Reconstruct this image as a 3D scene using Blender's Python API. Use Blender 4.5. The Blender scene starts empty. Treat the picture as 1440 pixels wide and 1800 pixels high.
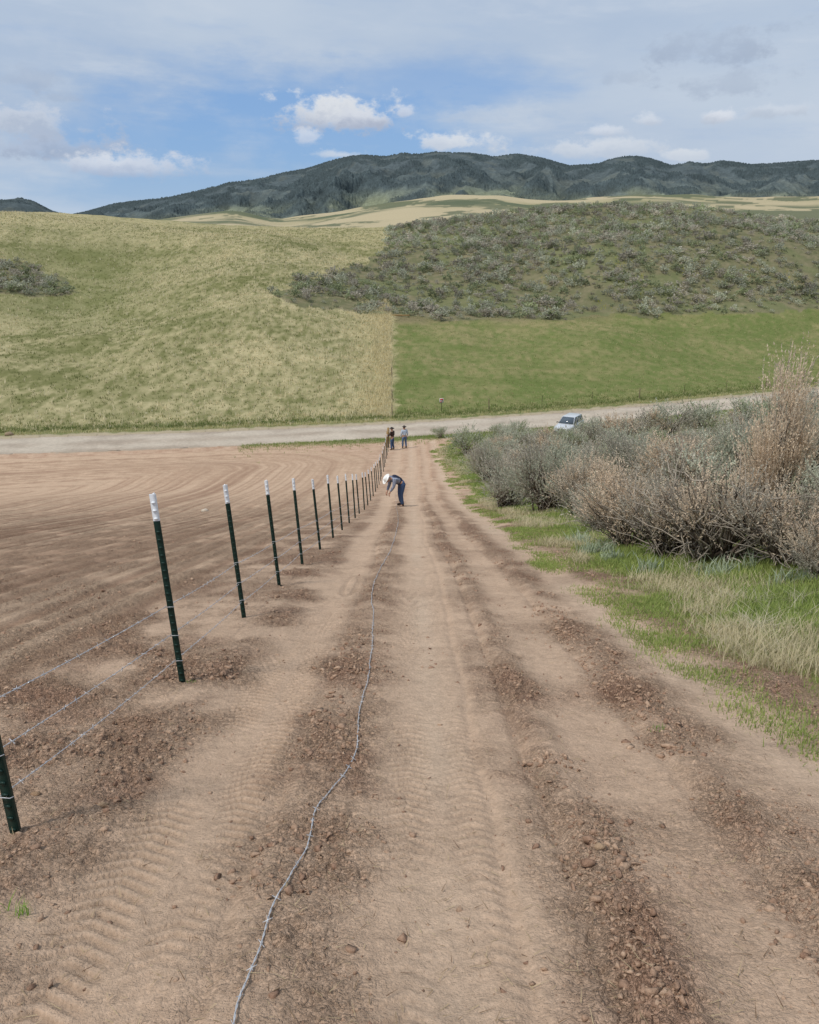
import bpy, math, numpy as np
rng=np.random.default_rng(7)
scene=bpy.context.scene
COL=scene.collection
# ---------------------------------------------------------------- helpers
def lin(c):
    c=np.asarray(c,float)/255.0
    return np.where(c<=.04045,c/12.92,((c+.055)/1.055)**2.4)
def A(r,g,b,k=.78): return lin((r,g,b))*k
def sm(x):
    x=np.clip(x,0,1); return x*x*(3-2*x)
def bump(x,c,w): return np.exp(-((x-c)/w)**2)
def _h(ix,iy,seed):
    n=(ix*374761393+iy*668265263+seed*1442695041)&0xffffffff
    n=((n^(n>>13))*1274126177)&0xffffffff
    n=n^(n>>16)
    return (n&0xffff)/32767.5-1
def vn(x,y,seed=0):
    x=np.asarray(x,float);y=np.asarray(y,float)
    fx=np.floor(x);fy=np.floor(y);ix=fx.astype(np.int64);iy=fy.astype(np.int64)
    tx=x-fx;ty=y-fy;tx=tx*tx*(3-2*tx);ty=ty*ty*(3-2*ty)
    a=_h(ix,iy,seed);b=_h(ix+1,iy,seed);c=_h(ix,iy+1,seed);d=_h(ix+1,iy+1,seed)
    return (a*(1-tx)+b*tx)*(1-ty)+(c*(1-tx)+d*tx)*ty
def fbm(x,y,o=4,seed=0,g=.5):
    s=0;a=1;t=0
    for i in range(o):
        c,sn=math.cos(.6*i),math.sin(.6*i)
        s=s+a*vn((x*c-y*sn)*2**i+13.7*i,(x*sn+y*c)*2**i-7.1*i,seed+i);t+=a;a*=g
    return s/t
def lerp(a,b,t): return a+(b-a)*t
def mixc(c1,c2,t): return c1+(np.asarray(c2)-c1)*t[...,None]
def full(c,X): return np.broadcast_to(c,X.shape+(3,)).copy()
class LUT:
    def __init__(s,xs,ys,a,b,step,k):
        s.x=np.arange(a,b,step);y=np.interp(s.x,xs,ys)
        n=int(k/step)
        if n>0:
            ker=np.hanning(2*n+3);ker/=ker.sum()
            y=np.convolve(np.pad(y,n+1,mode='edge'),ker,mode='valid')
        s.y=y
    def __call__(s,v): return np.interp(v,s.x,s.y)
# ---------------------------------------------------------------- camera model
F=1442.0; TH=math.radians(18.05); CT,ST=math.cos(TH),math.sin(TH)
def ray(u,v):
    t=-(v-900)/F
    return np.array([(u-720)/F,CT+t*ST,-ST+t*CT])
def az_el(u,v):
    r=ray(u,v); return math.atan2(r[0],r[1]),math.atan2(r[2],math.hypot(r[0],r[1]))
def sE(u,v):
    r=ray(u,v); return r[0]/r[1],r[2]/r[1]
# ---------------------------------------------------------------- terrain
far_l=LUT([-300,-120,-60,-36,-18,0,12,24,36,48.6,80,140,300],[29.2,57.2,65.5,69.5,72.2,76.1,79.8,84.6,90.0,96.0,111.2,141.2,219.2],-300,300,.5,8)
RW=6.1
base_l=LUT([-20,0,30,45,61,68.5,75,400],[3.94,-1.51,-9.69,-12.95,-15.2,-15.95,-16,-16],-20,400,.5,5)
ramp_l=LUT([-50,0,8,45,80,125,160,400],[0,0,.5,6.1,12.0,18.9,21.5,21.5],-50,400,.5,8)
A_l=LUT([-400,-14,-5,10,30,55,90,140,400],[0,0,.6,2.8,5.4,8.7,8.0,6.8,6.5],-400,400,1,8)
EFt=[sE(u,v) for u,v in [(-400,395),(150,402),(270,388),(350,379),(410,370),(440,377),(490,390),(560,380),(640,366),(720,354),(800,343),(860,339),(920,344),(1000,350),(1090,347),(1200,345),(1320,350),(1440,348),(1800,348)]]
EF_l=LUT([a for a,b in EFt],[b for a,b in EFt],-1.4,1.4,.004,.02)
def gb(Y):
    return np.interp(Y,[0,3,6,9,13,22,38,52,62,70],[2.9,2.6,2.4,2.4,2.55,2.65,2.7,2.3,2.2,4.5])+.32*fbm(Y/1.1,Y*0,3,5)
def H0(X,Y):
    X=np.asarray(X,float);Y=np.asarray(Y,float)
    fr=far_l(X);nf=fr-RW
    Yp=Y+(69-nf)*np.clip(Y/60,0,1)
    z=base_l(np.where(Y>nf,75,Yp))
    z=z+.45*sm((X-3)/4)*sm((60-Y)/30)*sm(Y/6+.5)
    z=z+.35*fbm(X/9,Y/9,2,31)*sm((np.abs(X)-4)/8)*sm((nf-Y)/12)*sm(Y/15)
    w=Y-fr
    rp=ramp_l(w)
    up=sm(w/30)
    z=np.where(w>0,-16+rp,z)
    S=sm((Y-116)/64)
    z=z+A_l(X)*S*up
    z=z+1.8*bump(X,38,14)*bump(Y,150,16)*up+1.4*bump(X,66,12)*bump(Y,158,14)*up-1.2*bump(X,20,8)*bump(Y,155,22)*up
    z=z+2.4*sm((-X-35)/60)*sm(w/120)
    z=z-3.4*bump(X,-52-(Y-120)*.2,16)*sm((w-25)/40)*sm((125-w)/50)
    z=z+2.0*bump(X,-22-(Y-120)*.15,13)*sm((w-15)/40)*sm((130-w)/50)
    z=z+(1.0*fbm(X/22,Y/22,2,3)+.35*fbm(X/6,Y/6,3,4))*sm((w-6)/20)
    rm=(Y>fr-RW)&(Y<fr)
    z=np.where(rm,z-.10,z)
    t=sm((Y-200)/130)
    s=X/np.maximum(Y,1)
    EF=EF_l(s)
    k=np.interp(Y,[300,600,950,1500,2000,2600,9000],[-.45,-.2,.45,.78,1.0,.75,.3])
    zf=Y*EF*k-np.where(k<0,3,0)+ (5+Y*.0042)*fbm(X/230,Y/230,3,9)*sm((Y-300)/500)
    return lerp(z,zf,t)
def rough(X,Y):
    Xw=X+.09*vn(Y/3.,Y*0,71)+.05*vn(Y/.5,X*2,72)+.03*vn(Y/.16,X*6,172)
    r=np.ones_like(X)
    r=r-.95*sm(1.35-np.abs(Xw+.9)/.30)
    r=r-.95*sm(1.5-np.abs(Xw-.09)/.26)
    r=r-.75*sm(1.4-np.abs(Xw-1.02)/.22)
    r=r-.85*sm(1.4-np.abs(Xw-1.95)/.30)
    r=r-.5*sm(1.4-np.abs(Xw-.42)/.15)
    pt=.66+1.4*fbm(X*1.8,Y*1.5,5,74,.6)
    r=r*np.clip(pt,.10,1.2)+.15*sm(fbm(X*3,Y*3,3,174)*2)
    r=r+(.4*bump(Xw,.70,.08)+.35*bump(Xw,1.38,.09))*np.clip(.35+1.5*fbm(Y*.8,X*2,3,75),0,1)
    return np.clip(r,0.03,1.3)
def field_sd(X,Y):
    yn=far_l(X)-RW-2.2
    R=13.0
    dx=X+2.2+R; dy=Y-yn+R
    d=np.where((dx>0)&(dy>0),np.hypot(dx,dy),np.maximum(dx,dy))-R
    return -d
TR=((-.76,.12,0.,1.),(-1.04,.12,.3,1.),(-.02,.10,.6,.75),(.24,.09,.1,.55))
def tread(X,Y):
    Xw=X+.03*vn(Y/2.5,Y*0,76)
    o=0
    for xc,w,ph,am in TR:
        p=Y/.068+np.abs(Xw-xc)*7.5+ph+.13*vn(X*5,Y*5,15)
        ch=sm(.45+1.9*np.sin(2*np.pi*p))*sm(1.5-np.abs(Xw-xc)/w)
        o=o+am*ch*sm(.58+1.6*fbm(X*1.8,Y*1.1,3,int(16+ph*10)))
    return o
def detail(X,Y):
    dm=sm((gb(Y)+.3-X)/.5)*sm((far_l(X)-RW-Y)/3)
    r=rough(X,Y)
    Xw=X+.09*vn(Y/3.,Y*0,71)+.03*vn(Y/.6,X,73)
    fs=field_sd(X,Y);fm=sm((fs-.2)/1.)
    T=-.022*bump(Xw,-.9,.27)+.014*bump(Xw,-.47,.12)-.018*bump(Xw,.09,.2)+.026*bump(Xw,.70,.09)*(1+.9*vn(Y/.3,X*3,8))-.014*bump(Xw,1.02,.16)+.026*bump(Xw,1.38,.10)*(1+.9*vn(Y/.3,X*3,9))-.022*bump(Xw,1.95,.28)+.014*bump(Xw,-1.4,.12)+.02*bump(Xw,2.5,.2)
    T=T-.022*bump(Xw,.57,.035)-.016*bump(Xw,-.6,.035)-.016*bump(Xw,1.25,.035)-.013*bump(Xw,.33,.03)
    near=sm((32-Y)/22)
    c1=fbm(X*2.7,Y*2.7,2,11)
    c2=np.abs(fbm(X*12,Y*12,3,12))
    c3=fbm(X*34,Y*34,2,13)
    c4=sm((fbm(X*26,Y*26,3,113)-.06)/.28)
    rr=r*(1-.3*fm)
    d=T+rr*(.018*c1+.032*(c2-.2)+.011*c3+.013*c4)*(.35+.65*near)
    d=d+(1-np.clip(r,0,1))*(.006*fbm(X*14,Y*14,3,14)+.007*c1)
    d=d-.012*tread(X,Y)*sm((14-Y)/6)*sm(1.2-r)
    d=d+fm*(.016*np.sin(2*np.pi*fs/.42+1.5*vn(X/2,Y/2,18))+.008*np.sin(2*np.pi*fs/.17))*sm((45-Y)/20)
    rest=(1-dm)*(.03*fbm(X*2,Y*2,3,19))*sm((110-Y)/40)
    rd=(Y>far_l(X)-RW-.3)&(Y<far_l(X)+.3)
    return np.where(rd,0,d*dm+rest)
def H(X,Y):
    X=np.asarray(X,float);Y=np.asarray(Y,float)
    return H0(X,Y)+np.where(Y<110,detail(X,Y),0)
def p2w(u,v,h=0.0):
    r=ray(u,v); ds=np.geomspace(1.5,500,7000)
    P=ds[:,None]*r[None,:]
    z=H0(P[:,0],P[:,1])+h
    i=np.argmax(P[:,2]<z)
    if P[i,2]>=z[i]: i=np.argmin(P[:,2]-z)
    return P[i]
def inpoly(X,Y,poly):
    ins=np.zeros(X.shape,bool);n=len(poly)
    for i in range(n):
        x1,y1=poly[i];x2,y2=poly[(i+1)%n]
        if y1==y2: continue
        c=((y1>Y)!=(y2>Y))&(X<(x2-x1)*(Y-y1)/(y2-y1)+x1)
        ins^=c
    return ins
sagepx=[(680,432),(650,455),(600,475),(540,490),(490,508),(476,522),(520,535),(600,546),(700,556),(860,562),(1000,558),(1200,554),(1438,543)]
poly_hill=[tuple(p2w(u,v)[:2]) for u,v in sagepx]
lastp=poly_hill[-1]
poly_hill+= [(lastp[0]+80,lastp[1]+35),(190,230),(poly_hill[0][0]+0.5,230)]
patch=[(-120,445),(0,455),(60,464),(105,488),(126,512),(60,519),(0,512),(-120,500)]
poly_patch=[tuple(p2w(u,v)[:2]) for u,v in patch]
def sage_mask(X,Y):
    Xp=X+2.6*fbm(X/4,Y/4,3,41);Yp=Y+3.4*fbm(X/4,Y/4,3,42)
    return inpoly(Xp,Yp,poly_hill)|inpoly(Xp,Yp,poly_patch)
# ---------------------------------------------------------------- mesh utils
def mkmesh(name,V,Fc,cols=None,smooth=False,attrs=None):
    V=np.ascontiguousarray(V,np.float32).reshape(-1,3);Fc=np.ascontiguousarray(Fc,np.int32)
    me=bpy.data.meshes.new(name)
    me.vertices.add(len(V));me.vertices.foreach_set('co',V.ravel())
    k=Fc.shape[1];n=len(Fc)
    me.loops.add(n*k);me.loops.foreach_set('vertex_index',Fc.ravel())
    me.polygons.add(n);me.polygons.foreach_set('loop_start',np.arange(0,n*k,k,dtype=np.int32))
    me.polygons.foreach_set('loop_total',np.full(n,k,np.int32))
    if smooth: me.polygons.foreach_set('use_smooth',np.ones(n,bool))
    if cols is not None:
        a=me.color_attributes.new('Col','FLOAT_COLOR','POINT')
        c=np.ones((len(V),4),np.float32);c[:,:3]=cols
        a.data.foreach_set('color',c.ravel())
    if attrs:
        for kx,vx in attrs.items():
            a=me.attributes.new(kx,'FLOAT','POINT');a.data.foreach_set('value',np.asarray(vx,np.float32))
    me.update(calc_edges=True);me.validate()
    return me
def link(name,me,mat=None,parent=None,label=None,cat=None,kind=None,group=None,loc=None):
    o=bpy.data.objects.new(name,me)
    COL.objects.link(o)
    if mat is not None and me is not None and len(me.materials)==0: me.materials.append(mat)
    if parent is not None: o.parent=parent
    if label:o['label']=label
    if cat:o['category']=cat
    if kind:o['kind']=kind
    if group:o['group']=group
    if loc is not None:o.location=loc
    return o
def tri_mesh(name,T,C):
    T=np.asarray(T,np.float32);n=len(T)
    return mkmesh(name,T.reshape(-1,3),np.arange(n*3).reshape(n,3),np.repeat(C,3,axis=0))
def norm(v): return v/np.maximum(np.linalg.norm(v,axis=-1,keepdims=True),1e-9)
def tube(P,R,k=5,closed=False):
    P=np.asarray(P,float);n=len(P);R=np.broadcast_to(np.asarray(R,float),(n,))
    T=norm(np.gradient(P,axis=0))
    ref=np.array([0.,0,1]) if abs(T[:,2]).mean()<.8 else np.array([1.,0,0])
    N1=norm(np.cross(T,ref));N2=np.cross(T,N1)
    a=np.arange(k)*2*np.pi/k
    V=P[:,None,:]+R[:,None,None]*(np.cos(a)[None,:,None]*N1[:,None,:]+np.sin(a)[None,:,None]*N2[:,None,:])
    i=np.arange(n-1)[:,None];j=np.arange(k)[None,:];j2=(j+1)%k
    Fq=np.stack([i*k+j,i*k+j2,(i+1)*k+j2,(i+1)*k+j],-1).reshape(-1,4)
    return V.reshape(-1,3),Fq
class Acc:
    def __init__(s): s.V=[];s.F=[];s.C=[];s.n=0
    def add(s,V,Fq,c=(1,1,1)):
        V=np.asarray(V,float).reshape(-1,3)
        s.V.append(V);s.F.append(np.asarray(Fq)+s.n);s.n+=len(V)
        s.C.append(np.broadcast_to(np.asarray(c,float),(len(V),3)))
    def mesh(s,name,smooth=False): return mkmesh(name,np.concatenate(s.V),np.concatenate(s.F),np.concatenate(s.C),smooth)
BOXF=np.array([[0,1,3,2],[4,6,7,5],[0,4,5,1],[2,3,7,6],[0,2,6,4],[1,5,7,3]])
def box(x0,x1,y0,y1,z0,z1):
    V=np.array([[x,y,z] for x in (x0,x1) for y in (y0,y1) for z in (z0,z1)],float)
    return V,BOXF
# ---------------------------------------------------------------- materials
def newmat(name):
    m=bpy.data.materials.new(name);m.use_nodes=True;nt=m.node_tree
    b=nt.nodes['Principled BSDF'];return m,nt,b
def setv(b,k,v):
    if k in b.inputs:b.inputs[k].default_value=v
def noise(nt,scale,detail=4,rough=.6,vec=None):
    n=nt.nodes.new('ShaderNodeTexNoise');n.inputs['Scale'].default_value=scale;n.inputs['Detail'].default_value=detail;n.inputs['Roughness'].default_value=rough
    if vec is not None:nt.links.new(vec,n.inputs['Vector'])
    return n.outputs['Fac']
def mrange(nt,s,a,b,c,d):
    n=nt.nodes.new('ShaderNodeMapRange');nt.links.new(s,n.inputs[0])
    for i,v in enumerate((a,b,c,d)):n.inputs[1+i].default_value=v
    return n.outputs[0]
def math_(nt,op,*a):
    n=nt.nodes.new('ShaderNodeMath');n.operation=op
    for i,v in enumerate(a):
        if isinstance(v,(int,float)):n.inputs[i].default_value=v
        else:nt.links.new(v,n.inputs[i])
    return n.outputs[0]
def vc_mat(name,noises,bumps=(),rough_=.95,trans=0.,spec=.15,crumb=False):
    m,nt,b=newmat(name)
    at=nt.nodes.new('ShaderNodeAttribute');at.attribute_name='Col'
    tc=nt.nodes.new('ShaderNodeTexCoord');vec=tc.outputs['Object']
    col=at.outputs['Color'];f=None
    for sc,amt in noises:
        x=mrange(nt,noise(nt,sc,5,.62,vec),.3,.7,1-amt,1+amt)
        f=x if f is None else math_(nt,'MULTIPLY',f,x)
    hsum=None
    if crumb:
        rg=nt.nodes.new('ShaderNodeAttribute');rg.attribute_name='rgh';rgf=rg.outputs['Fac']
        for sc,thr,amt,hh in ((22,.56,.08,.008),(55,.54,.17,.009),(125,.54,.20,.004)):
            nn=noise(nt,sc,3,.6,vec)
            k=mrange(nt,nn,thr-.04,thr+.06,0,1)
            kk=math_(nt,'MULTIPLY',math_(nt,'MULTIPLY',k,rgf),amt)
            f=math_(nt,'MULTIPLY',f,math_(nt,'SUBTRACT',1.0,kk))
            x=math_(nt,'MULTIPLY',math_(nt,'MULTIPLY',k,rgf),hh)
            hsum=x if hsum is None else math_(nt,'ADD',hsum,x)
    if f is not None:
        vm=nt.nodes.new('ShaderNodeVectorMath');vm.operation='SCALE'
        nt.links.new(col,vm.inputs[0]);nt.links.new(f,vm.inputs['Scale']);col=vm.outputs[0]
    nt.links.new(col,b.inputs['Base Color'])
    setv(b,'Roughness',rough_);setv(b,'Specular IOR Level',spec)
    if bumps:
        for sc,dist in bumps:
            x=math_(nt,'MULTIPLY',noise(nt,sc,5,.65,vec),dist)
            hsum=x if hsum is None else math_(nt,'ADD',hsum,x)
        bp=nt.nodes.new('ShaderNodeBump');bp.inputs['Strength'].default_value=1.;bp.inputs['Distance'].default_value=1.
        nt.links.new(hsum,bp.inputs['Height']);nt.links.new(bp.outputs[0],b.inputs['Normal'])
    if trans>0:
        tr=nt.nodes.new('ShaderNodeBsdfTranslucent');nt.links.new(col,tr.inputs['Color'])
        mx=nt.nodes.new('ShaderNodeMixShader');mx.inputs[0].default_value=trans
        out=nt.nodes['Material Output']
        nt.links.new(b.outputs[0],mx.inputs[1]);nt.links.new(tr.outputs[0],mx.inputs[2]);nt.links.new(mx.outputs[0],out.inputs['Surface'])
    return m
def flat_mat(name,c,rough_=.6,metal=0.,ns=30,amt=.15,spec=.3,bump_=0.):
    m,nt,b=newmat(name)
    tc=nt.nodes.new('ShaderNodeTexCoord')
    nf=noise(nt,ns,4,.6,tc.outputs['Object'])
    cr=nt.nodes.new('ShaderNodeMix');cr.data_type='RGBA'
    c=np.asarray(c,float)
    cr.inputs[6].default_value=(*(c*(1-amt)),1);cr.inputs[7].default_value=(*(np.minimum(c*(1+amt),1)),1)
    nt.links.new(nf,cr.inputs[0]);nt.links.new(cr.outputs[2],b.inputs['Base Color'])
    setv(b,'Roughness',rough_);setv(b,'Metallic',metal);setv(b,'Specular IOR Level',spec)
    if bump_>0:
        bp=nt.nodes.new('ShaderNodeBump');bp.inputs['Distance'].default_value=bump_
        nt.links.new(nf,bp.inputs['Height']);nt.links.new(bp.outputs[0],b.inputs['Normal'])
    return m
M_ground=vc_mat('ground_soil',[(70,.16),(14,.12),(1.5,.08)],[(150,.006),(40,.009)],.97,0,.06,crumb=True)
M_road=vc_mat('gravel',[(30,.14),(4,.12),(.6,.10)],[(60,.01)],.95)
M_leaf=vc_mat('sage_leaf',[(3,.12)],(),.85,.38,.1)
M_grass=vc_mat('grass_blade',[(2,.12)],(),.8,.4,.1)
M_bark=vc_mat('bark',[(25,.3)],[(60,.01)],.95)
M_clod=vc_mat('soil_clod',[(90,.22)],[(160,.006)],.98,0,.03)
M_mount=vc_mat('mountain_brush_hazed',[(.02,.12),(.09,.26)],(),1.,0,.0)
# ---------------------------------------------------------------- ground sheet
sc=np.linspace(-.57,.57,940)
so=np.linspace(0,1,55)[1:]**1.5*.95+.57
s=np.concatenate([-so[::-1],sc,so])
rows=[np.linspace(-6,.95,14)]
def geo(a,b,r): return np.exp(np.arange(math.log(a),math.log(b),r))-1
rows+= [geo(2.0,9,.0029),geo(9,70,.0064),geo(70,235,.005),geo(235,9000,.012)]
Yr=np.concatenate(rows)
Xg=s[None,:]*np.maximum(Yr+1,2.0)[:,None]
Yg=np.broadcast_to(Yr[:,None],Xg.shape).copy()
nr,nc=Xg.shape
X=Xg.ravel();Y=Yg.ravel()
Z=H(X,Y)
def drynoise(X,Y): return .46+.36*fbm(X/7,Y/7,4,51)+.4*fbm(X/2.2,Y/2.2,3,58)+.42*fbm(X/34+Y/60,Y/20-X/60,3,54)
def ground_color(X,Y):
    fr=far_l(X);nf=fr-RW;w=Y-fr
    n1=fbm(X/7,Y/7,4,51);n2=fbm(X*1.1,Y*1.1,4,52);n3=fbm(X*6,Y*6,3,53)
    nfine=fbm(X*1.7,Y*.9,3,152)
    r0=rough(X,Y);r=np.clip(r0,0,1)
    light=A(211,181,154);dark=A(190,157,131)
    C=mixc(full(light,X),dark,np.clip(r*.75+.35*n3*r+.15*n2,0,1))
    C=mixc(C,A(218,192,166),np.clip(.65*bump(X,.12,.13)*(.6+n2)+.6*bump(X,1.95,.25)*(.7+n2),0,1))
    C=mixc(C,A(168,134,111),np.clip(.5*(r0-.9)/.3+.5*n3*(r0>.8),0,.5)*(.4+.6*sm((25-Y)/15)))
    red=sm((fbm(X*2.2,Y*2.2,3,55)-.15)/.3)*.22
    C=mixc(C,A(176,132,112),red*r)
    C=C*(1-.18*(tread(X,Y)*sm((14-Y)/6)*sm(1.2-r))[:,None])
    fs=field_sd(X,Y);fm=sm((fs-.1)/.8)
    fsw=fs+.14*n1
    st=.45*vn(fsw/.33,fs*0+3,56)+.45*vn(fsw/.15,fs*0,57)+.08*vn(fsw/1.7,fs*0,157)
    st=st+.40*np.sin(2*np.pi*fs/.42+1.5*vn(X/2,Y/2,18))*sm((42-Y)/18)
    st=st*(.85+.8*n1)
    Fd=mixc(full(A(182,150,124),X),A(210,180,152),np.clip(.45+.75*st+.3*n1+.4*n3+.25*sm((Y-18)/20),0,1))
    Fd=mixc(Fd,A(154,122,101),np.clip((.08-st)*.55+.35*n3*sm((30-Y)/10),0,.55))
    C=C*(1-fm[:,None])+Fd*fm[:,None]
    g=sm((X-gb(Y)+.6*n2+.35*n3)/.8)
    G=mixc(full(A(118,128,76),X),A(166,154,118),np.clip(.30+1.2*n2+.5*n3+.25*sm((X-4.5)/2),0,1))
    C=C*(1-g[:,None])+G*g[:,None]
    vg=sm((Y-(nf-2.6)+.9*n2)/.8)*sm((X+11)/6)
    C=C*(1-vg[:,None])+mixc(full(A(122,130,80),X),A(170,152,120),np.clip(.35+n2*1.2,0,1))*vg[:,None]
    vg2=sm((Y-(nf-.8)+.7*n2)/.5)*(w<0)
    C=C*(1-vg2[:,None])+A(180,164,144)*vg2[:,None]
    dry=np.clip(drynoise(X,Y)+.65*nfine,0,1)
    L=mixc(full(A(130,130,84,.72),X),A(202,189,146,.72),dry)
    L=mixc(L,A(120,127,78,.72),.55*bump(X,-50-(Y-120)*.25,15)*sm((Y-105)/25)*sm((190-Y)/30)*(.7+nfine))
    L=mixc(L,A(194,182,138,.74),.6*sm((Y-165)/30)*(.8+nfine).clip(0,1))
    Rg=mixc(full(A(118,129,74,.74),X),A(160,150,106,.74),np.clip(.30+.45*n1+.4*n2+.6*nfine+.3*sm((w-28)/15),0,1))
    Rg=mixc(Rg,A(104,120,62,.74),.45*sm((fbm(X/9,Y/2.5,3,59)-.05)/.3)*sm((w-4)/8)*(.8+nfine).clip(0,1))
    bl=-1.65-(Y-78)*.0215+.8*n2
    rt=sm((X-bl)/.8)
    B=L*(1-rt[:,None])+Rg*rt[:,None]
    B=mixc(B,A(134,122,94,.78),.85*sm((w-38)/8+.5*n1)*rt*(Y<170))
    ve=sm((4.2-w+1.0*n1)/1.6)
    B=mixc(B,A(118,128,78,.75),ve*.7)
    ve2=sm((1.0-w+.7*n2)/.6)
    B=mixc(B,A(188,172,146),ve2*.9)
    smk=sage_mask(X,Y)
    Sg=mixc(full(A(116,116,84,.78),X),A(150,138,110,.78),np.clip(.4+.9*n2+.5*n1,0,1))
    Sg=mixc(Sg,A(112,122,78,.78),.55*sm((n1-.0)/.3))
    B=np.where(smk[:,None],Sg,B)
    C=np.where((w>0)[:,None],B,C)
    ff=sm((Y-235)/60)
    nn=fbm(X/210,Y/330,4,60);ng=fbm(X/75,Y/60,5,61);s=X/np.maximum(Y,1)
    Tn=mixc(full(A(196,181,147),X),A(158,153,114),np.clip(.35+1.2*nn+.6*ng,0,1))
    gr=sm((ng+.6*nn-.06)/.06)*sm((Y-500)/200)
    Tn=mixc(Tn,A(96,106,82),.8*gr)
    bd=sm(1.4-np.abs(Y-1400-260*fbm(X/350,X*0,3,161))/60.)+sm(1.4-np.abs(Y-1750-200*fbm(X/300,X*0,3,162))/60.)
    Tn=mixc(Tn,A(102,111,86),.8*np.clip(bd,0,1)*sm(.8+2*fbm(X/120,Y/90,3,163)))
    Tn=mixc(Tn,A(100,110,88),.8*sm((Y-2050)/200))
    C=C*(1-ff[:,None])+Tn*ff[:,None]
    rg=np.where(w>-RW-1,.0,np.clip(r0*1.1+.10,0,1)*(1-g))*sm((46-Y)/25)
    return C,rg
Cg,RG=ground_color(X,Y)
i=np.arange(nr-1)[:,None];j=np.arange(nc-1)[None,:]
Fg=np.stack([i*nc+j,i*nc+j+1,(i+1)*nc+j+1,(i+1)*nc+j],-1).reshape(-1,4)
me=mkmesh('ground',np.stack([X,Y,Z],-1),Fg,Cg,True,{'rgh':RG})
link('ground',me,M_ground,kind='structure',label='tilled brown dirt track, ploughed field and grassy hillsides',cat='ground')
# ---------------------------------------------------------------- road
xs=np.arange(-170,220,.25);k=np.linspace(0,1,17)
XX,KK=np.meshgrid(xs,k,indexing='ij')
ed=.35*fbm(XX/1.1,KK*0,3,63)*(np.abs(KK-.5)*2)**3
YY=far_l(XX)-RW+RW*KK+ed
ZZ=-15.99+.06*np.sin(np.pi*KK)-.02*bump(KK,.3,.07)-.02*bump(KK,.7,.07)
cn=fbm(XX/3,YY/3,3,62)
RC=mixc(full(A(204,190,171),XX),A(180,164,146),np.clip(.35+.8*cn+.4*np.cos(KK*np.pi*4)+.3*fbm(XX/.8,YY/.8,2,64),0,1))
ii=np.arange(len(xs)-1)[:,None];jj=np.arange(16)[None,:]
Fr=np.stack([ii*17+jj,(ii+1)*17+jj,(ii+1)*17+jj+1,ii*17+jj+1],-1).reshape(-1,4)
link('gravel_road',mkmesh('gravel_road',np.stack([XX,YY,ZZ],-1).reshape(-1,3),Fr,RC.reshape(-1,3),True),M_road,kind='structure',label='pale gravel road crossing the valley',cat='road')
# ---------------------------------------------------------------- mountains
EMt=[(-500,372),(-200,360),(-40,352),(0,349),(30,346),(60,354),(90,370),(120,378),(150,372),(200,358),(260,350),(300,346),(350,334),(400,321),(450,315),(500,303),(540,296),(570,286),(600,276),(640,272),(680,275),(705,268),(740,270),(770,266),(830,269),(870,275),(905,270),(950,276),(1000,291),(1050,287),(1085,276),(1120,273),(1150,280),(1180,290),(1210,284),(1240,288),(1270,281),(1320,289),(1370,286),(1440,281),(1600,290),(1900,320)]
EM=[sE(u,v) for u,v in EMt]
EM_l=LUT([a for a,b in EM],[b-.0015 for a,b in EM],-1.4,1.4,.001,.004)
sm_=np.linspace(-.95,.95,2100);Ym=np.concatenate([np.linspace(2350,5300,320),np.linspace(5320,7000,12)])
Sx,My=np.meshgrid(sm_,Ym);Mx=Sx*My
E=EM_l(Sx);e0=np.minimum(EF_l(Sx)*.72-.004,E-.012)
warp=.3*fbm(Mx/800,My/800,3,70)
R=sm((My-2600)/2600)
rid=1-np.abs(fbm(Mx/430+warp*2,My/1000+warp,4,72))*2.4
rid2=1-np.abs(fbm(Mx/150+warp*3,My/260+warp,4,73))*2.4
rid3=1-np.abs(fbm(Mx/60+warp*3,My/100,3,173))*2.2
mid=4*R*(1-R)
prof=np.clip(R+ .34*mid*(rid-.6)+.11*mid*(rid2-.5)+.025*mid*(rid3-.5),-.05,1)
prof=np.where(My>5250,1-.5*(My-5250)/1750,np.minimum(prof,1))
Mz=My*(e0+(E-e0)*prof)
treez=sm((fbm(Mx/130,My/130,4,75)+.16)/.2)
spk=rng.random(Mx.shape)
Mz=Mz+spk**2*13*treez*sm((My-2900)/800)
hgt=np.clip(prof,0,1)
MC=mixc(full(A(116,124,112,.76),Mx),A(94,104,106,.76),np.clip(.1+1.1*hgt+.3*treez,0,1))  # dark bluish grey: aerial haze and cloud shadow painted into the forest colours
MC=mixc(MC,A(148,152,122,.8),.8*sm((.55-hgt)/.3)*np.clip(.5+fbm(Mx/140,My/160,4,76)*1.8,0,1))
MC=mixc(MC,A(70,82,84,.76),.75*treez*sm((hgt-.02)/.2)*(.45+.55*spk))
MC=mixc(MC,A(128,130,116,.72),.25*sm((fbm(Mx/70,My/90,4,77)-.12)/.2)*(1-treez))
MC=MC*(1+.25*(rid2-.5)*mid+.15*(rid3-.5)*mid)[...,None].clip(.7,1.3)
nr2,nc2=Mx.shape
i=np.arange(nr2-1)[:,None];j=np.arange(nc2-1)[None,:]
Fm=np.stack([i*nc2+j,i*nc2+j+1,(i+1)*nc2+j+1,(i+1)*nc2+j],-1).reshape(-1,4)
link('mountain_range',mkmesh('mountain_range',np.stack([Mx,My,Mz],-1).reshape(-1,3),Fm,MC.reshape(-1,3),False),M_mount,kind='structure',label='forested mountain ridge with haze and cloud shadow painted into its colour',cat='mountains')
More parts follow.
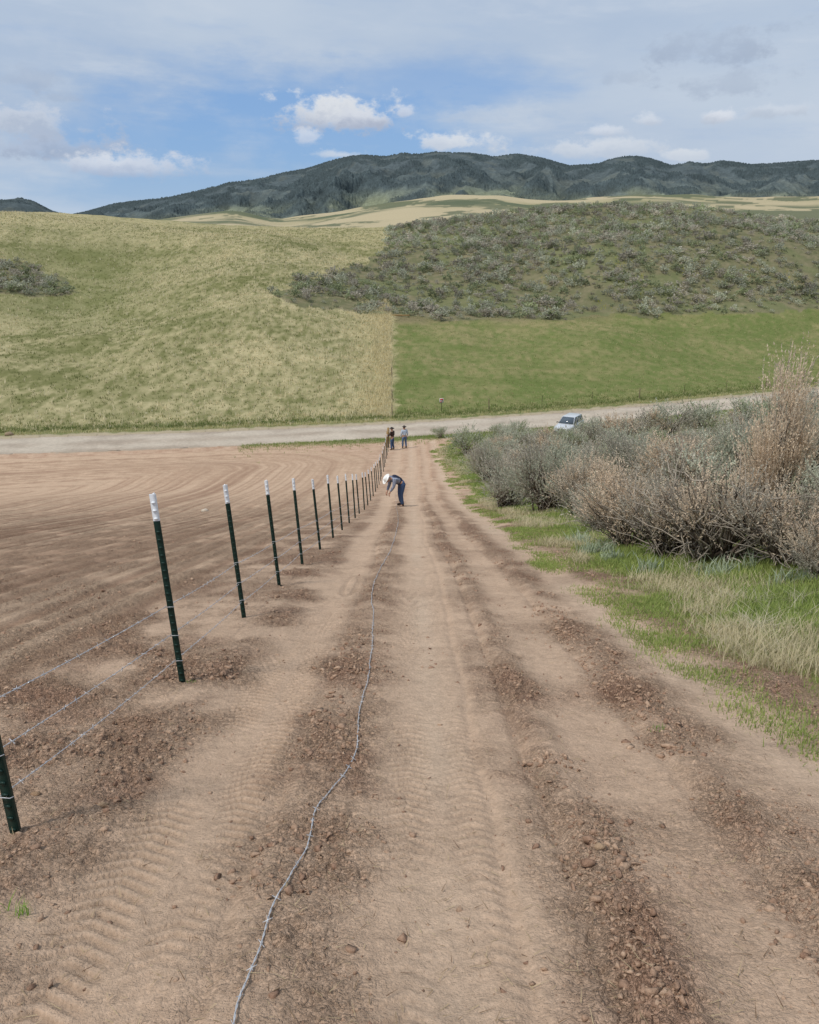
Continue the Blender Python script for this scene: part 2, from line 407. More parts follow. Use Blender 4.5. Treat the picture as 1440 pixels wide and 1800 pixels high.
# ---------------------------------------------------------------- clods, straw
t=(1+5**.5)/2
ICV=norm(np.array([[-1,t,0],[1,t,0],[-1,-t,0],[1,-t,0],[0,-1,t],[0,1,t],[0,-1,-t],[0,1,-t],[t,0,-1],[t,0,1],[-t,0,-1],[-t,0,1]],float))
ICF=np.array([[0,11,5],[0,5,1],[0,1,7],[0,7,10],[0,10,11],[1,5,9],[5,11,4],[11,10,2],[10,7,6],[7,1,8],[3,9,4],[3,4,2],[3,2,6],[3,6,8],[3,8,9],[4,9,5],[2,4,11],[6,2,10],[8,6,7],[9,8,1]])
def clodmesh(x,y,sz):
    n=len(x)
    V=ICV[None]*(1+.48*rng.standard_normal((n,12,1)))*sz[:,None,None]*rng.uniform(.45,1.4,(n,1,3))
    V[:,:,2]*=.7
    V[:,:,0]+=x[:,None];V[:,:,1]+=y[:,None];V[:,:,2]+=(H(x,y)+sz*.1)[:,None]
    Fc=(ICF[None]+12*np.arange(n)[:,None,None]).reshape(-1,3)
    base=mixc(np.broadcast_to(A(206,174,147),(n,3)).copy(),A(166,133,111),np.clip(rng.random(n)*1.1,0,1))
    return V.reshape(-1,3),Fc,np.repeat(base,12,axis=0)
def clods(N,rho0,rho1,smin,smax,pw):
    rho=np.exp(rng.uniform(math.log(rho0),math.log(rho1),N));y=rho-1;x=rng.uniform(-.6,.6,N)*rho
    r=rough(x,y);cl=fbm(x*1.6,y*1.6,3,81)
    wgt=np.clip(r,0,1)**2*np.clip(cl*1.8+.2,.08,1)+.9*(r>1.0)
    wgt=np.where(x>gb(y),.03,wgt);wgt=np.where(x<-2.2,wgt*.45,wgt)
    kp=rng.random(N)<wgt+.014
    x=x[kp];y=y[kp];n=len(x)
    return clodmesh(x,y,smin*(smax/smin)**(rng.random(n)**pw))
sets=[clods(110000,2.2,10,.0022,.014,2.5),clods(26000,6,28,.005,.026,2.5)]
n=8000
y=np.exp(rng.uniform(math.log(1.6),math.log(24),n));xc=np.where(rng.random(n)<.5,.70,1.38)
xc=np.where(rng.random(n)<.2,-.47,xc);x=xc-.09*vn(y/3.,y*0,71)+rng.standard_normal(n)*.10
kp=fbm(y*1.1,xc*3,3,82)>-.02;x,y=x[kp],y[kp]
sets.append(clodmesh(x,y,.004*(.021/.004)**(rng.random(len(x))**2.0)))
off=0;Vs=[];Fs=[];Cs=[]
for a_,b_,c_ in sets: Vs.append(a_);Fs.append(b_+off);Cs.append(c_);off+=len(a_)
link('soil_clods',mkmesh('soil_clods',np.concatenate(Vs),np.concatenate(Fs),np.concatenate(Cs),False),M_clod,kind='stuff',label='scattered brown soil clods and pebbles on the track',cat='soil clods')
n=3000
rho=np.exp(rng.uniform(math.log(2.3),math.log(12),n));y=rho-1;x=rng.uniform(-.55,.55,n)*rho
a=rng.uniform(0,np.pi*2,n);L=rng.uniform(.012,.07,n);d=np.stack([np.cos(a)*L,np.sin(a)*L,rng.uniform(-.1,.3,n)*L],-1)
p=np.stack([x,y,H(x,y)+.008],-1);sd=np.stack([-np.sin(a),np.cos(a),a*0],-1)*.0014
T=np.concatenate([np.stack([p-sd,p+sd,p+d],1)])
link('straw_litter',tri_mesh('straw_litter',T,mixc(np.broadcast_to(A(225,205,165),(n,3)).copy(),A(120,92,70),rng.random(n))),M_grass,kind='stuff',label='bits of dry straw lying on dirt',cat='straw')
# ---------------------------------------------------------------- grass
def blades(x,y,h,w,c1,c2,lean=.35,per=5,spread=.06,z0=None):
    n=len(x);x=np.repeat(x,per);y=np.repeat(y,per);h=np.broadcast_to(h,(n,)).repeat(per)*rng.uniform(.5,1.1,n*per);w=np.broadcast_to(w,(n,)).repeat(per)
    spread=np.broadcast_to(spread,(n,)).repeat(per)
    N=n*per
    x=x+rng.standard_normal(N)*spread;y=y+rng.standard_normal(N)*spread
    z=H(x,y)-.01
    a=rng.uniform(0,2*np.pi,N);ln=rng.uniform(.1,1.,N)*lean*h
    sa=a+np.pi/2+rng.uniform(-.6,.6,N)
    p=np.stack([x,y,z],-1);dv=np.stack([np.cos(a)*ln,np.sin(a)*ln,h],-1);sd=np.stack([np.cos(sa),np.sin(sa),0*a],-1)*w[:,None]*.5
    m=p+dv*np.array([.35,.35,.55]);e=p+dv
    T=np.concatenate([np.stack([p-sd,p+sd,m+sd*.8],1),np.stack([p-sd,m+sd*.8,m-sd*.8],1),np.stack([m-sd*.8,m+sd*.8,e],1)])
    tt=rng.random(n).repeat(per)*.7+rng.random(N)*.3
    c=np.asarray(c1)+(np.asarray(c2)-c1)*tt[:,None]
    return T,np.concatenate([c,c,c])
def grass_obj(name,parts,label,cat='grass'):
    T=np.concatenate([a for a,b in parts]);C=np.concatenate([b for a,b in parts])
    link(name,tri_mesh(name,T,C),M_grass,kind='stuff',label=label,cat=cat)
parts=[];dparts=[]
N_=52000
rho=np.exp(rng.uniform(math.log(3.4),math.log(70),N_));y=rho;e=rng.exponential(1,N_)*1.5
x=gb(y)-.5+e
kp=(x<9+y*.2)&(y<far_l(x)-RW-1)&(rng.random(N_)<.30+1.3*fbm(x*1.2,y*.9,3,83)+.55*sm((x-gb(y))/.8))
x,y=x[kp],y[kp]
hh=rng.uniform(.05,.17,len(x))*(.4+.6*sm((x-gb(y))/1.2))
parts.append(blades(x,y,hh,np.clip(.0035+y*.0005,.004,.03),A(116,138,70,1.),A(178,186,112,1.),.8,8,.07))
rho=np.exp(rng.uniform(math.log(4),math.log(65),14000));y=rho;x=gb(y)+.1+rng.exponential(1.3,14000)
kp=(fbm(x*.9,y*.7,3,85)>np.where(y<14,.12,.0))&(y<far_l(x)-RW-1);x,y=x[kp],y[kp]
dparts.append(blades(x,y,rng.uniform(.06,.19,len(x)),np.clip(.004+y*.0004,.004,.03),A(186,172,134,.9),A(228,216,180,.9),1.3,7,.09))
for u,v,hh_ in ((1290,1105,.22),(1330,1065,.2),(1260,1060,.18),(1400,1100,.2),(1340,1130,.16),(1180,1010,.2)):
    P=p2w(u,v);dparts.append(blades(P[0]+rng.normal(0,.18,5),P[1]+rng.normal(0,.2,5),hh_,.006,A(190,178,150,.9),A(226,216,190,.9),2.6,14,.08))
xt=rng.uniform(1.7,3.1,340);yt=rng.uniform(2.6,16,340);kp=rng.random(340)<sm((xt-1.6)/1.5);xt,yt=xt[kp],yt[kp]
parts.append(blades(xt,yt,rng.uniform(.03,.09,len(xt)),.004,A(110,130,66,1.),A(170,175,105,1.),1.,20,.06))
parts.append(blades(np.array([-1.28,1.35,-1.5]),np.array([2.15,3.9,5.]),np.array([.07,.04,.03]),.004,A(90,130,50,1.),A(140,175,75,1.),.9,26,.02))
def area(n,x0,x1,y0,y1): return rng.uniform(x0,x1,n),rng.uniform(y0,y1,n)
x,y=area(9000,-14,50,0,1);fr=far_l(x);y=fr-RW-.3-rng.exponential(1.2,9000)
parts.append(blades(x,y,rng.uniform(.06,.22,len(x)),.03,A(118,140,76,1.),A(175,180,115,1.),.5,3,.1))
grass_obj('green_grass',parts,'fresh green grass edging the dirt track')
grass_obj('dry_grass',dparts,'pale dry grass between track and sagebrush')
parts=[]
N_=95000
x=rng.uniform(-115,5,N_);y=rng.uniform(66,212,N_);fr=far_l(x)
tn=drynoise(x,y)-.05
kp=(y>fr+1)&(x<-1.7-(y-78)*.0215+.9*fbm(x*1.1,y*1.1,2,52))&(rng.random(N_)<tn*.8)&(~sage_mask(x,y))&(np.abs(x)<y*.62)
kp&=rng.random(N_)<1-.6*bump(x,-50-(y-120)*.25,15)
x,y=x[kp],y[kp]
parts.append(blades(x,y,rng.uniform(.2,.62,len(x)),.055,A(210,196,154,.95),A(248,236,200,.95),.4,4,.09))
x=-1.75-rng.exponential(1.6,3800);y=rng.uniform(78,132,3800);x=x-(y-78)*.0215
parts.append(blades(x,y,rng.uniform(.25,.6,len(x)),.04,A(206,192,150,.95),A(244,232,192,.95),.5,5,.15))
x=rng.uniform(-80,70,7000);y=far_l(x)+.8+rng.exponential(1.4,7000)
parts.append(blades(x,y,rng.uniform(.12,.35,len(x)),.03,A(190,184,128,.9),A(228,218,170,.9),.5,5,.12))
x=rng.uniform(-3,80,8000);y=rng.uniform(78,150,8000);fr=far_l(x)
kp=(y>fr+1)&(x>-1.6-(y-78)*.0215)&(~sage_mask(x,y))&(np.abs(x)<y*.62)&(rng.random(8000)<.55+.6*fbm(x/6,y/6,3,97));x,y=x[kp],y[kp]
parts.append(blades(x,y,rng.uniform(.1,.25,len(x)),.04,A(190,178,128,.9),A(222,208,160,.9),.5,4,.12))
grass_obj('dry_field_grass',parts,'tan bunchgrass tufts across hillside field')
parts=[]
x=rng.uniform(-115,5,28000);y=rng.uniform(66,205,28000);fr=far_l(x)
kp=(y>fr+1)&(x<-1.7-(y-78)*.0215)&(~sage_mask(x,y))&(np.abs(x)<y*.62);x,y=x[kp],y[kp]
parts.append(blades(x,y,rng.uniform(.12,.32,len(x)),.05,A(106,116,68,.85),A(152,152,98,.85),.5,4,.12))
x=rng.uniform(-3,80,16000);y=rng.uniform(78,150,16000);fr=far_l(x)
kp=(y>fr+1)&(x>-1.6-(y-78)*.0215)&(~sage_mask(x,y))&(np.abs(x)<y*.62);x,y=x[kp],y[kp]
parts.append(blades(x,y,rng.uniform(.06,.18,len(x)),.04,A(112,126,70,.9),A(170,170,114,.9),.5,4,.15))
x=rng.uniform(-90,70,6000);y=far_l(x)+1.8+rng.exponential(1.0,6000)
parts.append(blades(x,y,rng.uniform(.12,.38,len(x)),.04,A(108,124,68,.9),A(150,158,96,.9),.5,5,.15))
grass_obj('green_field_grass',parts,'short green grass on the slope beyond road')
# ---------------------------------------------------------------- sagebrush
G_SAGE=(A(168,170,146,.9),A(212,212,190,.9)); G_GREEN=(A(136,144,106,.9),A(180,186,148,.9)); G_DRY=(A(194,172,146,.95),A(234,214,188,.95)); G_GREY=(A(164,156,140,.9),A(206,198,180,.9))
def sage(nsh,nl,leaf,sl,pal,seed,zlo=.15,nlobe=14,rad=.55,up=.9,wf=.28,spreadl=.12,pal2=None,kmin=.62):
    g=np.random.default_rng(seed)
    az=g.uniform(0,2*np.pi,nlobe);el=np.arcsin(g.uniform(zlo,1,nlobe))
    k=g.uniform(kmin,1.14,nlobe)
    Lc=np.stack([np.cos(az)*np.cos(el)*rad*.8*k,np.sin(az)*np.cos(el)*rad*.8*k,.2+.6*np.sin(el)*k],-1)
    li=g.integers(0,nlobe,nsh)
    off=g.standard_normal((nsh,3))*spreadl
    B=Lc[li]+off;B[:,2]=np.abs(B[:,2])
    D=norm(Lc[li]*np.array([1.,1.,.3])*1.0+np.array([0,0,up])*.6+off*1.5+g.standard_normal((nsh,3))*.25)
    lt=np.linspace(0,1,nl)
    P=B[:,None]+D[:,None]*(lt*sl)[None,:,None]*g.uniform(.5,1.6,(nsh,1,1))
    LV=norm(D[:,None]*.9+g.standard_normal((nsh,nl,3))*.55)*leaf*g.uniform(.6,1.3,(nsh,nl,1))
    SD=norm(np.cross(LV,g.standard_normal((nsh,nl,3))))*leaf*wf
    T=np.stack([P-SD,P+SD,P+LV],2).reshape(-1,3,3)
    lc=g.random(nlobe)[li]*.5+g.random(nsh)*.5
    c=pal[0]+(pal[1]-pal[0])*lc[:,None]
    if pal2 is not None:
        sel=(g.random(nlobe)<.4)[li];c[sel]=(pal2[0]+(pal2[1]-pal2[0])*lc[:,None])[sel]
    c=np.repeat(c,nl,axis=0)*g.uniform(.85,1.15,(nsh*nl,1))
    return T,c,Lc
def branches(Lc,r0,seed,extra=2,wig=.05,dark=(104,90,78)):
    g=np.random.default_rng(seed);acc=Acc()
    for c in Lc:
        for q in range(extra):
            e=c+g.standard_normal(3)*.09*(q>0)
            st=np.array([g.normal()*.07,g.normal()*.07,-.04])
            tt=np.linspace(0,1,9)[:,None]
            mid=np.array([e[0]*.35,e[1]*.35,e[2]*.45])+g.standard_normal(3)*wig
            P=(1-tt)**2*st+2*tt*(1-tt)*mid+tt**2*e+g.standard_normal((9,3))*wig*.16
            r=r0*(1-.8*tt[:,0])*(1. if q==0 else .5)*g.uniform(.5,1.2)
            V,Fq=tube(P,r,5);acc.add(V,Fq,A(*dark)*g.uniform(.7,1.5))
            for w in range(4):
                k=g.integers(3,8);e2=P[k]+(e-st)*g.uniform(.15,.4)+g.standard_normal(3)*.13
                V,Fq=tube(np.linspace(P[k],e2,5)+g.standard_normal((5,3))*.012,np.linspace(min(r0*.3,.008),.002,5),4);acc.add(V,Fq,A(182,170,154)*g.uniform(.6,1.2))
    return acc
def bush_kind(tag,nsh,nl,leaf,sl,pal,seed,br=.02,wig=.05,dark=(104,90,78),extra=2,**kw):
    T,c,Lc=sage(nsh,nl,leaf,sl,pal,seed,**kw)
    me=tri_mesh('sagebrush_foliage_'+tag,T,c);me.materials.append(M_leaf)
    bm=branches(Lc,br,seed+5,extra,wig,dark).mesh('sagebrush_branch_'+tag,True);bm.materials.append(M_bark)
    return me,bm
def plant(kind,loc,h,w,rot,label,cat='sagebrush',group='sagebrush shrubs',name='sagebrush'):
    o=bpy.data.objects.new(name,kind[0]);COL.objects.link(o)
    o.location=loc;o.scale=(w,w*1.0,h);o.rotation_euler=(0,0,rot)
    o['label']=label;o['category']=cat;o['group']=group
    if kind[1] is not None:
        b=bpy.data.objects.new('branch',kind[1]);COL.objects.link(b);b.parent=o
    return o
hero_dry=bush_kind('dry',1300,10,.024,.15,G_DRY,101,.016,zlo=.12,nlobe=22,spreadl=.09,pal2=G_GREY,extra=3,kmin=.5)
hero_tall=bush_kind('tall',1100,10,.024,.16,(A(204,182,154,.95),A(238,220,194,.95)),102,.022,zlo=.4,nlobe=16,rad=.5,spreadl=.085,pal2=G_DRY,extra=3)
hero_wood=bush_kind('wood',620,9,.024,.13,G_DRY,103,.028,wig=.09,dark=(100,87,76),extra=4,zlo=.35,nlobe=20,rad=.72,spreadl=.075,pal2=G_GREY,kmin=.6)
hero_grey=bush_kind('grey',1400,10,.025,.14,G_SAGE,104,.018,nlobe=22,spreadl=.085,pal2=G_GREY,extra=3,kmin=.5)
mids=[bush_kind('m%d'%i,400,6,.046,.15,[G_SAGE,G_GREY,G_GREEN,G_SAGE,G_DRY][i],200+i,.014,nlobe=14,spreadl=.09,pal2=[G_GREY,G_DRY,G_SAGE,G_GREEN,G_GREY][i],kmin=.5) for i in range(5)]
heroes=[((1105,962),150,180,hero_dry,'pale dry sagebrush with dead flower stalks beside grass'),
((1055,935),95,110,hero_grey,'low grey green sagebrush at the grass edge'),
((1180,978),165,170,hero_wood,'half dead sagebrush with dark twisted stems'),
((1255,990),215,220,hero_wood,'old sagebrush with dark twisted bare trunks'),
((1345,955),285,170,hero_tall,'tall tan dead sagebrush standing above the others'),
((1445,1015),110,150,hero_dry,'pale dry sagebrush with dead flower stalks beside grass'),
((1390,995),185,200,hero_wood,'half dead sagebrush with dark twisted stems'),
((1490,980),210,200,hero_grey,'large grey green sagebrush'),
((1410,900),205,180,hero_grey,'large grey green sagebrush'),
((1280,880),150,170,hero_grey,'large grey green sagebrush'),
((1180,885),130,180,hero_dry,'pale tan sagebrush with dead flower stalks'),
((890,893),88,120,hero_grey,'grey green sagebrush beside the dirt track'),
((960,900),125,150,hero_grey,'grey green sagebrush beside the dirt track'),
((1020,905),105,130,hero_dry,'pale sagebrush with dead flower stalks'),
((1100,870),115,150,hero_grey,'large grey green sagebrush'),
((1000,850),75,120,hero_grey,'grey green sagebrush beside the dirt track'),
((860,845),68,90,hero_grey,'grey green sagebrush beside the dirt track'),
((822,800),58,70,mids[2],'dark green shrub near the gravel road'),
((775,770),24,30,mids[2],'small dark green shrub near the gravel road'),
((1570,960),230,240,hero_dry,'pale dry sagebrush with dead flower stalks beside grass'),
((1042,786),58,64,mids[0],'grey green sagebrush beside parked car'),((1000,794),44,60,mids[3],'grey green sagebrush beside parked car'),((955,790),42,60,mids[1],'grey green sagebrush beside parked car'),
((1085,778),56,80,mids[4],'pale dry sagebrush near the gravel road'),((1130,770),55,80,mids[1],'grey weathered sagebrush near the gravel road'),
((1175,767),66,90,mids[0],'grey green sagebrush near the gravel road'),((1240,764),62,100,mids[3],'silvery sagebrush near the gravel road'),((1310,754),62,90,mids[2],'green sagebrush near the gravel road'),
((1370,747),58,90,mids[0],'grey green sagebrush near the gravel road'),((1435,740),56,90,mids[1],'grey weathered sagebrush near the gravel road'),
((905,790),38,60,mids[0],'grey green sagebrush near the gravel road')]
placed=[]
for (uv,hp,wp,kd,lb) in heroes:
    P=p2w(*uv);dd=P[1]*CT-P[2]*ST
    h=hp/F*dd*1.03;w=wp/F*dd*.92
    plant(kd,(P[0],P[1],float(H0(P[0],P[1]))-.03),h,w,rng.uniform(0,6.28),lb)
    placed.append((P[0],P[1],w*.35))
cnt=0;tries=0
while cnt<225 and tries<14000:
    tries+=1
    y=14+56*rng.random()**.8
    xmin=np.interp(y,[14,25,40,55,70],[6.5,4.8,4.5,5.3,7]);x=xmin+(min(y*.56,60)-xmin+3)*rng.random()
    if y>far_l(x)-RW-2.5: continue
    if x>10.5 and x<15. and y>66: continue
    if any((x-a)**2+(y-b)**2<(c+.6)**2 for a,b,c in placed): continue
    h=rng.uniform(.7,1.8)*(1 if y<45 else .92);w=h*rng.uniform(1.05,1.5)
    kdi=int(rng.choice(5,p=[.28,.18,.17,.15,.22]))
    lb=['grey green sagebrush','grey weathered sagebrush','green sagebrush','silvery sagebrush','pale dry sagebrush'][kdi]+' in a dense thicket'
    plant(mids[kdi],(x,y,float(H0(x,y))-.04),h,w,rng.uniform(0,6.28),lb)
    placed.append((x,y,w*.32));cnt+=1
lows=[]
for i in range(6):
    T,c,_=sage(38,5,.15,.2,[G_SAGE,G_GREEN,G_GREY,G_SAGE,G_GREEN,G_GREY][i],300+i,nlobe=7,wf=.42,spreadl=.16,rad=.45)
    lows.append((T,c))
gx,gy=np.meshgrid(np.arange(-110,150,1.06),np.arange(105,212,1.06))
hx=(gx+rng.uniform(-.7,.7,gx.shape)).ravel();hy=(gy+rng.uniform(-.7,.7,gx.shape)).ravel()
den=.66+1.0*fbm(hx/7,hy/7,4,91)-.15*sm((hx-55)/30)*sm((hy-150)/20)
kp=sage_mask(hx,hy)&(rng.random(len(hx))<den)&(np.abs(hx)<hy*.64)
hx,hy=hx[kp],hy[kp]
hh=.34+1.05*rng.random(len(hx))**2.2;hw=hh*rng.uniform(1.1,1.9,len(hx))
order=np.argsort(hy/hh);nI=max(0,300-cnt-len(heroes))
lowmesh=[]
for i,(T,c) in enumerate(lows):
    m_=tri_mesh('sagebrush_low_%d'%i,T,c);m_.materials.append(M_leaf);lowmesh.append(m_)
for q in order[:nI]:
    plant((lowmesh[q%6],None),(hx[q],hy[q],float(H0(hx[q],hy[q]))-.05),hh[q],hw[q],rng.uniform(0,6.28),'rounded sagebrush on the dry hillside')
rest=order[nI:];Ts=[];Cs=[]
for i,(T,c) in enumerate(lows):
    ids=rest[rest%6==i];n=len(ids);a=rng.uniform(0,6.28,n)
    ca,sa=np.cos(a)[:,None,None],np.sin(a)[:,None,None]
    x=T[None,...,0];y=T[None,...,1];z=T[None,...,2]
    W=hw[ids][:,None,None];HH=hh[ids][:,None,None]
    P=np.stack([(x*ca-y*sa)*W+hx[ids][:,None,None],(x*sa+y*ca)*W+hy[ids][:,None,None],z*HH+(H0(hx[ids],hy[ids])-.05)[:,None,None]],-1)
    tone=rng.uniform(.72,1.25,(n,1,1))*(1+.3*fbm(hx[ids]/10,hy[ids]/10,2,92))[:,None,None]
    Ts.append(P.reshape(-1,3,3));Cs.append((c[None]*tone).reshape(-1,3))
link('sagebrush_cover',tri_mesh('sagebrush_cover',np.concatenate(Ts),np.concatenate(Cs)),M_leaf,kind='stuff',label='dense sagebrush covering the hillside',cat='sagebrush')
wx=[];wy=[]
for u,v,n in ((1050,972,8),(1075,985,6),(1270,1006,6),(1160,1008,3),(1020,955,5),(1380,1024,4)):
    P=p2w(u,v);wx+=list(P[0]+rng.normal(0,.15,n));wy+=list(P[1]+rng.normal(0,.15,n))
wx=np.array(wx);wy=np.array(wy)
grass_obj('silvery_weeds',[blades(wx,wy,rng.uniform(.14,.3,len(wx)),.018,A(150,164,132,.9),A(200,208,180,.9),.9,26,.07)],'silvery green broadleaf weeds by the sagebrush','weeds')
fx=rng.uniform(20,85,500);fy=rng.uniform(122,150,500);kp=sage_mask(fx,fy)&(fbm(fx/6,fy/6,2,95)>.1);fx,fy=fx[kp],fy[kp]
grass_obj('yellow_wildflowers',[blades(fx,fy,np.full(len(fx),.35),.06,A(190,190,60),A(225,215,70),.6,4,.25)],'patches of yellow wildflowers among sagebrush','wildflowers')
# ---------------------------------------------------------------- T-posts
M_pg=flat_mat('green_post_paint',(.012,.035,.027),.45,.2,40,.3)
M_pw=flat_mat('white_post_paint',(.78,.80,.82),.5,0,40,.05)
M_wire=flat_mat('galvanised_wire',(.58,.58,.59),.5,.3,80,.2,.5)
prof=np.array([(-.019,.0),(.019,.0),(.019,.006),(.004,.008),(.003,.034),(-.003,.034),(-.004,.008),(-.019,.006)])
def tpost(z0,z1,studs,off=0.):
    acc=Acc();n=len(prof);zs=[z0,z1]
    V=np.array([[p[0]*(1+off)*1.12,p[1]*(1+off)*1.1-off*.001,z] for z in zs for p in prof])
    Fq=np.array([[a,(a+1)%n,n+(a+1)%n,n+a] for a in range(n)]);acc.add(V,Fq)
    for zz,b in ((z1,n),(z0,0)):
        acc.add(V[b:b+n],np.array([[0,1,2,7],[2,3,6,7],[3,4,5,6]]))
    if studs:
        for z in np.arange(.03,z1-.03,.054):
            Vb,Fb=box(-.012,.012,-.007,.0006,z,z+.012);acc.add(Vb,Fb)
    return acc
shaft=tpost(-.35,1.19,True).mesh('post_shaft');shaft.materials.append(M_pg)
acc=tpost(1.19,1.37,False)
for z in np.arange(1.2,1.36,.054):
    Vb,Fb=box(-.012,.012,-.007,.0006,z,z+.012);acc.add(Vb,Fb)
tip=acc.mesh('post_tip');tip.materials.append(M_pw)
cl=Acc()
V,Fq=tube(np.array([[-.03,-.006,0],[-.024,-.012,.01],[.0,-.013,.012],[.024,-.012,.01],[.026,.008,.004],[0,.012,0],[-.024,.008,-.004]]),.002,4);cl.add(V,Fq)
clip=cl.mesh('wire_clip');clip.materials.append(M_wire)
FX=-1.63
posty=[]
ds=[3.29,5.64,8.12,10.3,12.5,15.0,17.5,19.8,22.2]
vs=[1470,1203,1090,1037,998,970,950,937,925]
for d_,v_ in zip(ds,vs):
    r=ray(720,v_)*d_;posty.append(float(r[1]))
while posty[-1]<63: posty.append(posty[-1]+2.38)
WH=[.18,.37,.58]
for q,y in enumerate(posty):
    x=FX+rng.normal(0,.010)+{0:.035,1:.06}.get(q,0.);e=bpy.data.objects.new('fence_post',shaft);COL.objects.link(e)
    ln=-.058+rng.normal(0,.008)
    e.location=(x,y,float(H(x,y))-.01+rng.normal(0,.012));e.rotation_euler=(rng.normal(0,.012)-.01,ln,rng.normal(0,.15))
    e['label']='dark green steel T-post with white painted top';e['category']='fence post';e['group']='fence posts along the dirt track'
    t_=bpy.data.objects.new('post_top',tip);COL.objects.link(t_);t_.parent=e;t_['label']='white painted post top'
    if q<9:
        for h in WH:
            c_=bpy.data.objects.new('wire_clip',clip);COL.objects.link(c_);c_.parent=e;c_.location=(0,0,h)
def barbed(P,name,label,twist_to,r=.0017,barb_to=25,group=None):
    P=np.asarray(P,float)
    L=np.concatenate([[0],np.cumsum(np.linalg.norm(np.diff(P,axis=0),axis=1))])
    def at(l): return np.stack([np.interp(l,L,P[:,i]) for i in range(3)],-1)
    acc=Acc();Lt=min(twist_to,L[-1])
    l=np.arange(0,Lt,.014);C=at(l);T=norm(np.gradient(C,axis=0));N1=norm(np.cross(T,[0,0,1]));N2=np.cross(T,N1)
    for ph in (0,np.pi):
        a=l*2*np.pi/.085+ph
        Q=C+r*1.0*(np.cos(a)[:,None]*N1+np.sin(a)[:,None]*N2)
        V,Fq=tube(Q,r,4);acc.add(V,Fq)
    if L[-1]>Lt:
        V,Fq=tube(at(np.arange(Lt-.01,L[-1],.4)),r*1.6,4);acc.add(V,Fq)
    for lb in np.arange(.05,min(barb_to,L[-1]),.125):
        p=at(np.array([lb]))[0]
        for k in range(2):
            dv=rng.standard_normal(3);dv/=np.linalg.norm(dv);dv*=.017
            V,Fq=tube(np.array([p-dv,p,p+dv]),[.0008,.0020,.0008],3);acc.add(V,Fq)
    return link(name,acc.mesh(name),M_wire,label=label,cat='barbed wire',group=group)
for w,h in enumerate(WH):
    ys=np.array([0.2]+posty)
    zs=np.array([float(H(FX,y_))-.01+h for y_ in ys])
    xs0=FX-.058*h+np.array([0,.035,.06]+[0]*(len(posty)-2))
    yy=np.concatenate([np.linspace(ys[i],ys[i+1],9)[:-1] for i in range(len(ys)-1)]+[[ys[-1]]])
    zz=np.interp(yy,ys,zs);tfrac=np.concatenate([np.linspace(0,1,9)[:-1] for _ in range(len(ys)-1)]+[[0]])
    zz-=.012*4*tfrac*(1-tfrac)*rng.uniform(.5,1.2)
    xx=np.interp(yy,ys,xs0)-.012+.003*np.sin(yy*2+w)
    barbed(np.stack([xx,yy,zz],-1),'barbed_wire','galvanised barbed wire strand strung along the steel posts',14,.0016,18,'strands of barbed wire on the fence')
gp=[(405,1840),(412,1800),(440,1720),(480,1610),(515,1545),(545,1480),(556,1425),(600,1370),(625,1320),(632,1250),(646,1190),(654,1130),(656,1085),(655,1040),(668,1005),(690,960),(700,915)]
gw=np.array([p2w(u,v)[:2] for u,v in gp]+[[-.5,29.2]])
Lg=np.concatenate([[0],np.cumsum(np.linalg.norm(np.diff(gw,axis=0),axis=1))])
lf=np.arange(0,Lg[-1],.04)
def crom(l):
    i=np.clip(np.searchsorted(Lg,l)-1,0,len(Lg)-2);t=((l-Lg[i])/(Lg[i+1]-Lg[i]))[:,None]
    p0=gw[np.maximum(i-1,0)];p1=gw[i];p2=gw[i+1];p3=gw[np.minimum(i+2,len(gw)-1)]
    return .5*((2*p1)+(-p0+p2)*t+(2*p0-5*p1+4*p2-p3)*t*t+(-p0+3*p1-3*p2+p3)*t**3)
G=crom(lf);G[:,0]+=.014*fbm(lf*1.2,lf*0,3,99)+.007*fbm(lf*5,lf*0,2,98)
zz=H(G[:,0],G[:,1]);ker=np.hanning(9);ker/=ker.sum();zz=np.maximum(np.convolve(np.pad(zz,4,mode='edge'),ker,mode='valid'),zz-.002)+.009
GP=np.concatenate([G,zz[:,None]],1)
hand=np.array([[-.52,29.35,float(H(-.52,29.3))+.35],[-.5,29.45,float(H(-.5,29.3))+.62]])
GP=np.concatenate([GP,hand])
barbed(GP,'barbed_wire','loose galvanised barbed wire lying along the dirt',30,.0018,20)
# ---------------------------------------------------------------- wooden posts, sign, log, far fence
M_wood=flat_mat('weathered_wood',A(172,142,98),.9,0,14,.3,.1,.01)
M_woodg=flat_mat('grey_wood',A(140,124,102),.9,0,14,.3,.1,.01)
M_steel=flat_mat('rusty_steel',A(88,76,64),.7,.3,30,.2)
def wpost(h,r,mat,tag):
    P=np.stack([np.array([0,.006,.0,.004,0,0])*1,np.zeros(6),np.array([-.3,0,h*.4,h*.8,h-.01,h])],-1)
    acc=Acc();V,Fq=tube(P,[r,r,r*.96,r*.93,r*.9,r*.3],10);acc.add(V,Fq);m=acc.mesh('wood_post_'+tag,True);m.materials.append(mat);return m
wp=wpost(1.35,.10,M_wood,'a');wg=wpost(1.15,.05,M_woodg,'b')
def put(name,me,x,y,label,cat,group=None,rot=(0,0,0)):
    o=bpy.data.objects.new(name,me);COL.objects.link(o);o.location=(x,y,float(H0(x,y)));o.rotation_euler=rot
    o['label']=label;o['category']=cat
    if group:o['group']=group
    return o
put('wooden_post',wp,-1.75,66.3,'stout tan wooden corner post at the fence end','wooden post')
put('wooden_post',wp,-1.75,63.9,'stout tan wooden brace post in the fence','wooden post')
for q,y in enumerate((78.4,84.,92.)):
    x=-1.66-(y-78)*.0215
    put('wooden_post',wg,x,float(y),'thin grey wooden post on the field boundary','wooden post','boundary fence posts',(rng.normal(0,.03),rng.normal(0,.03),0))
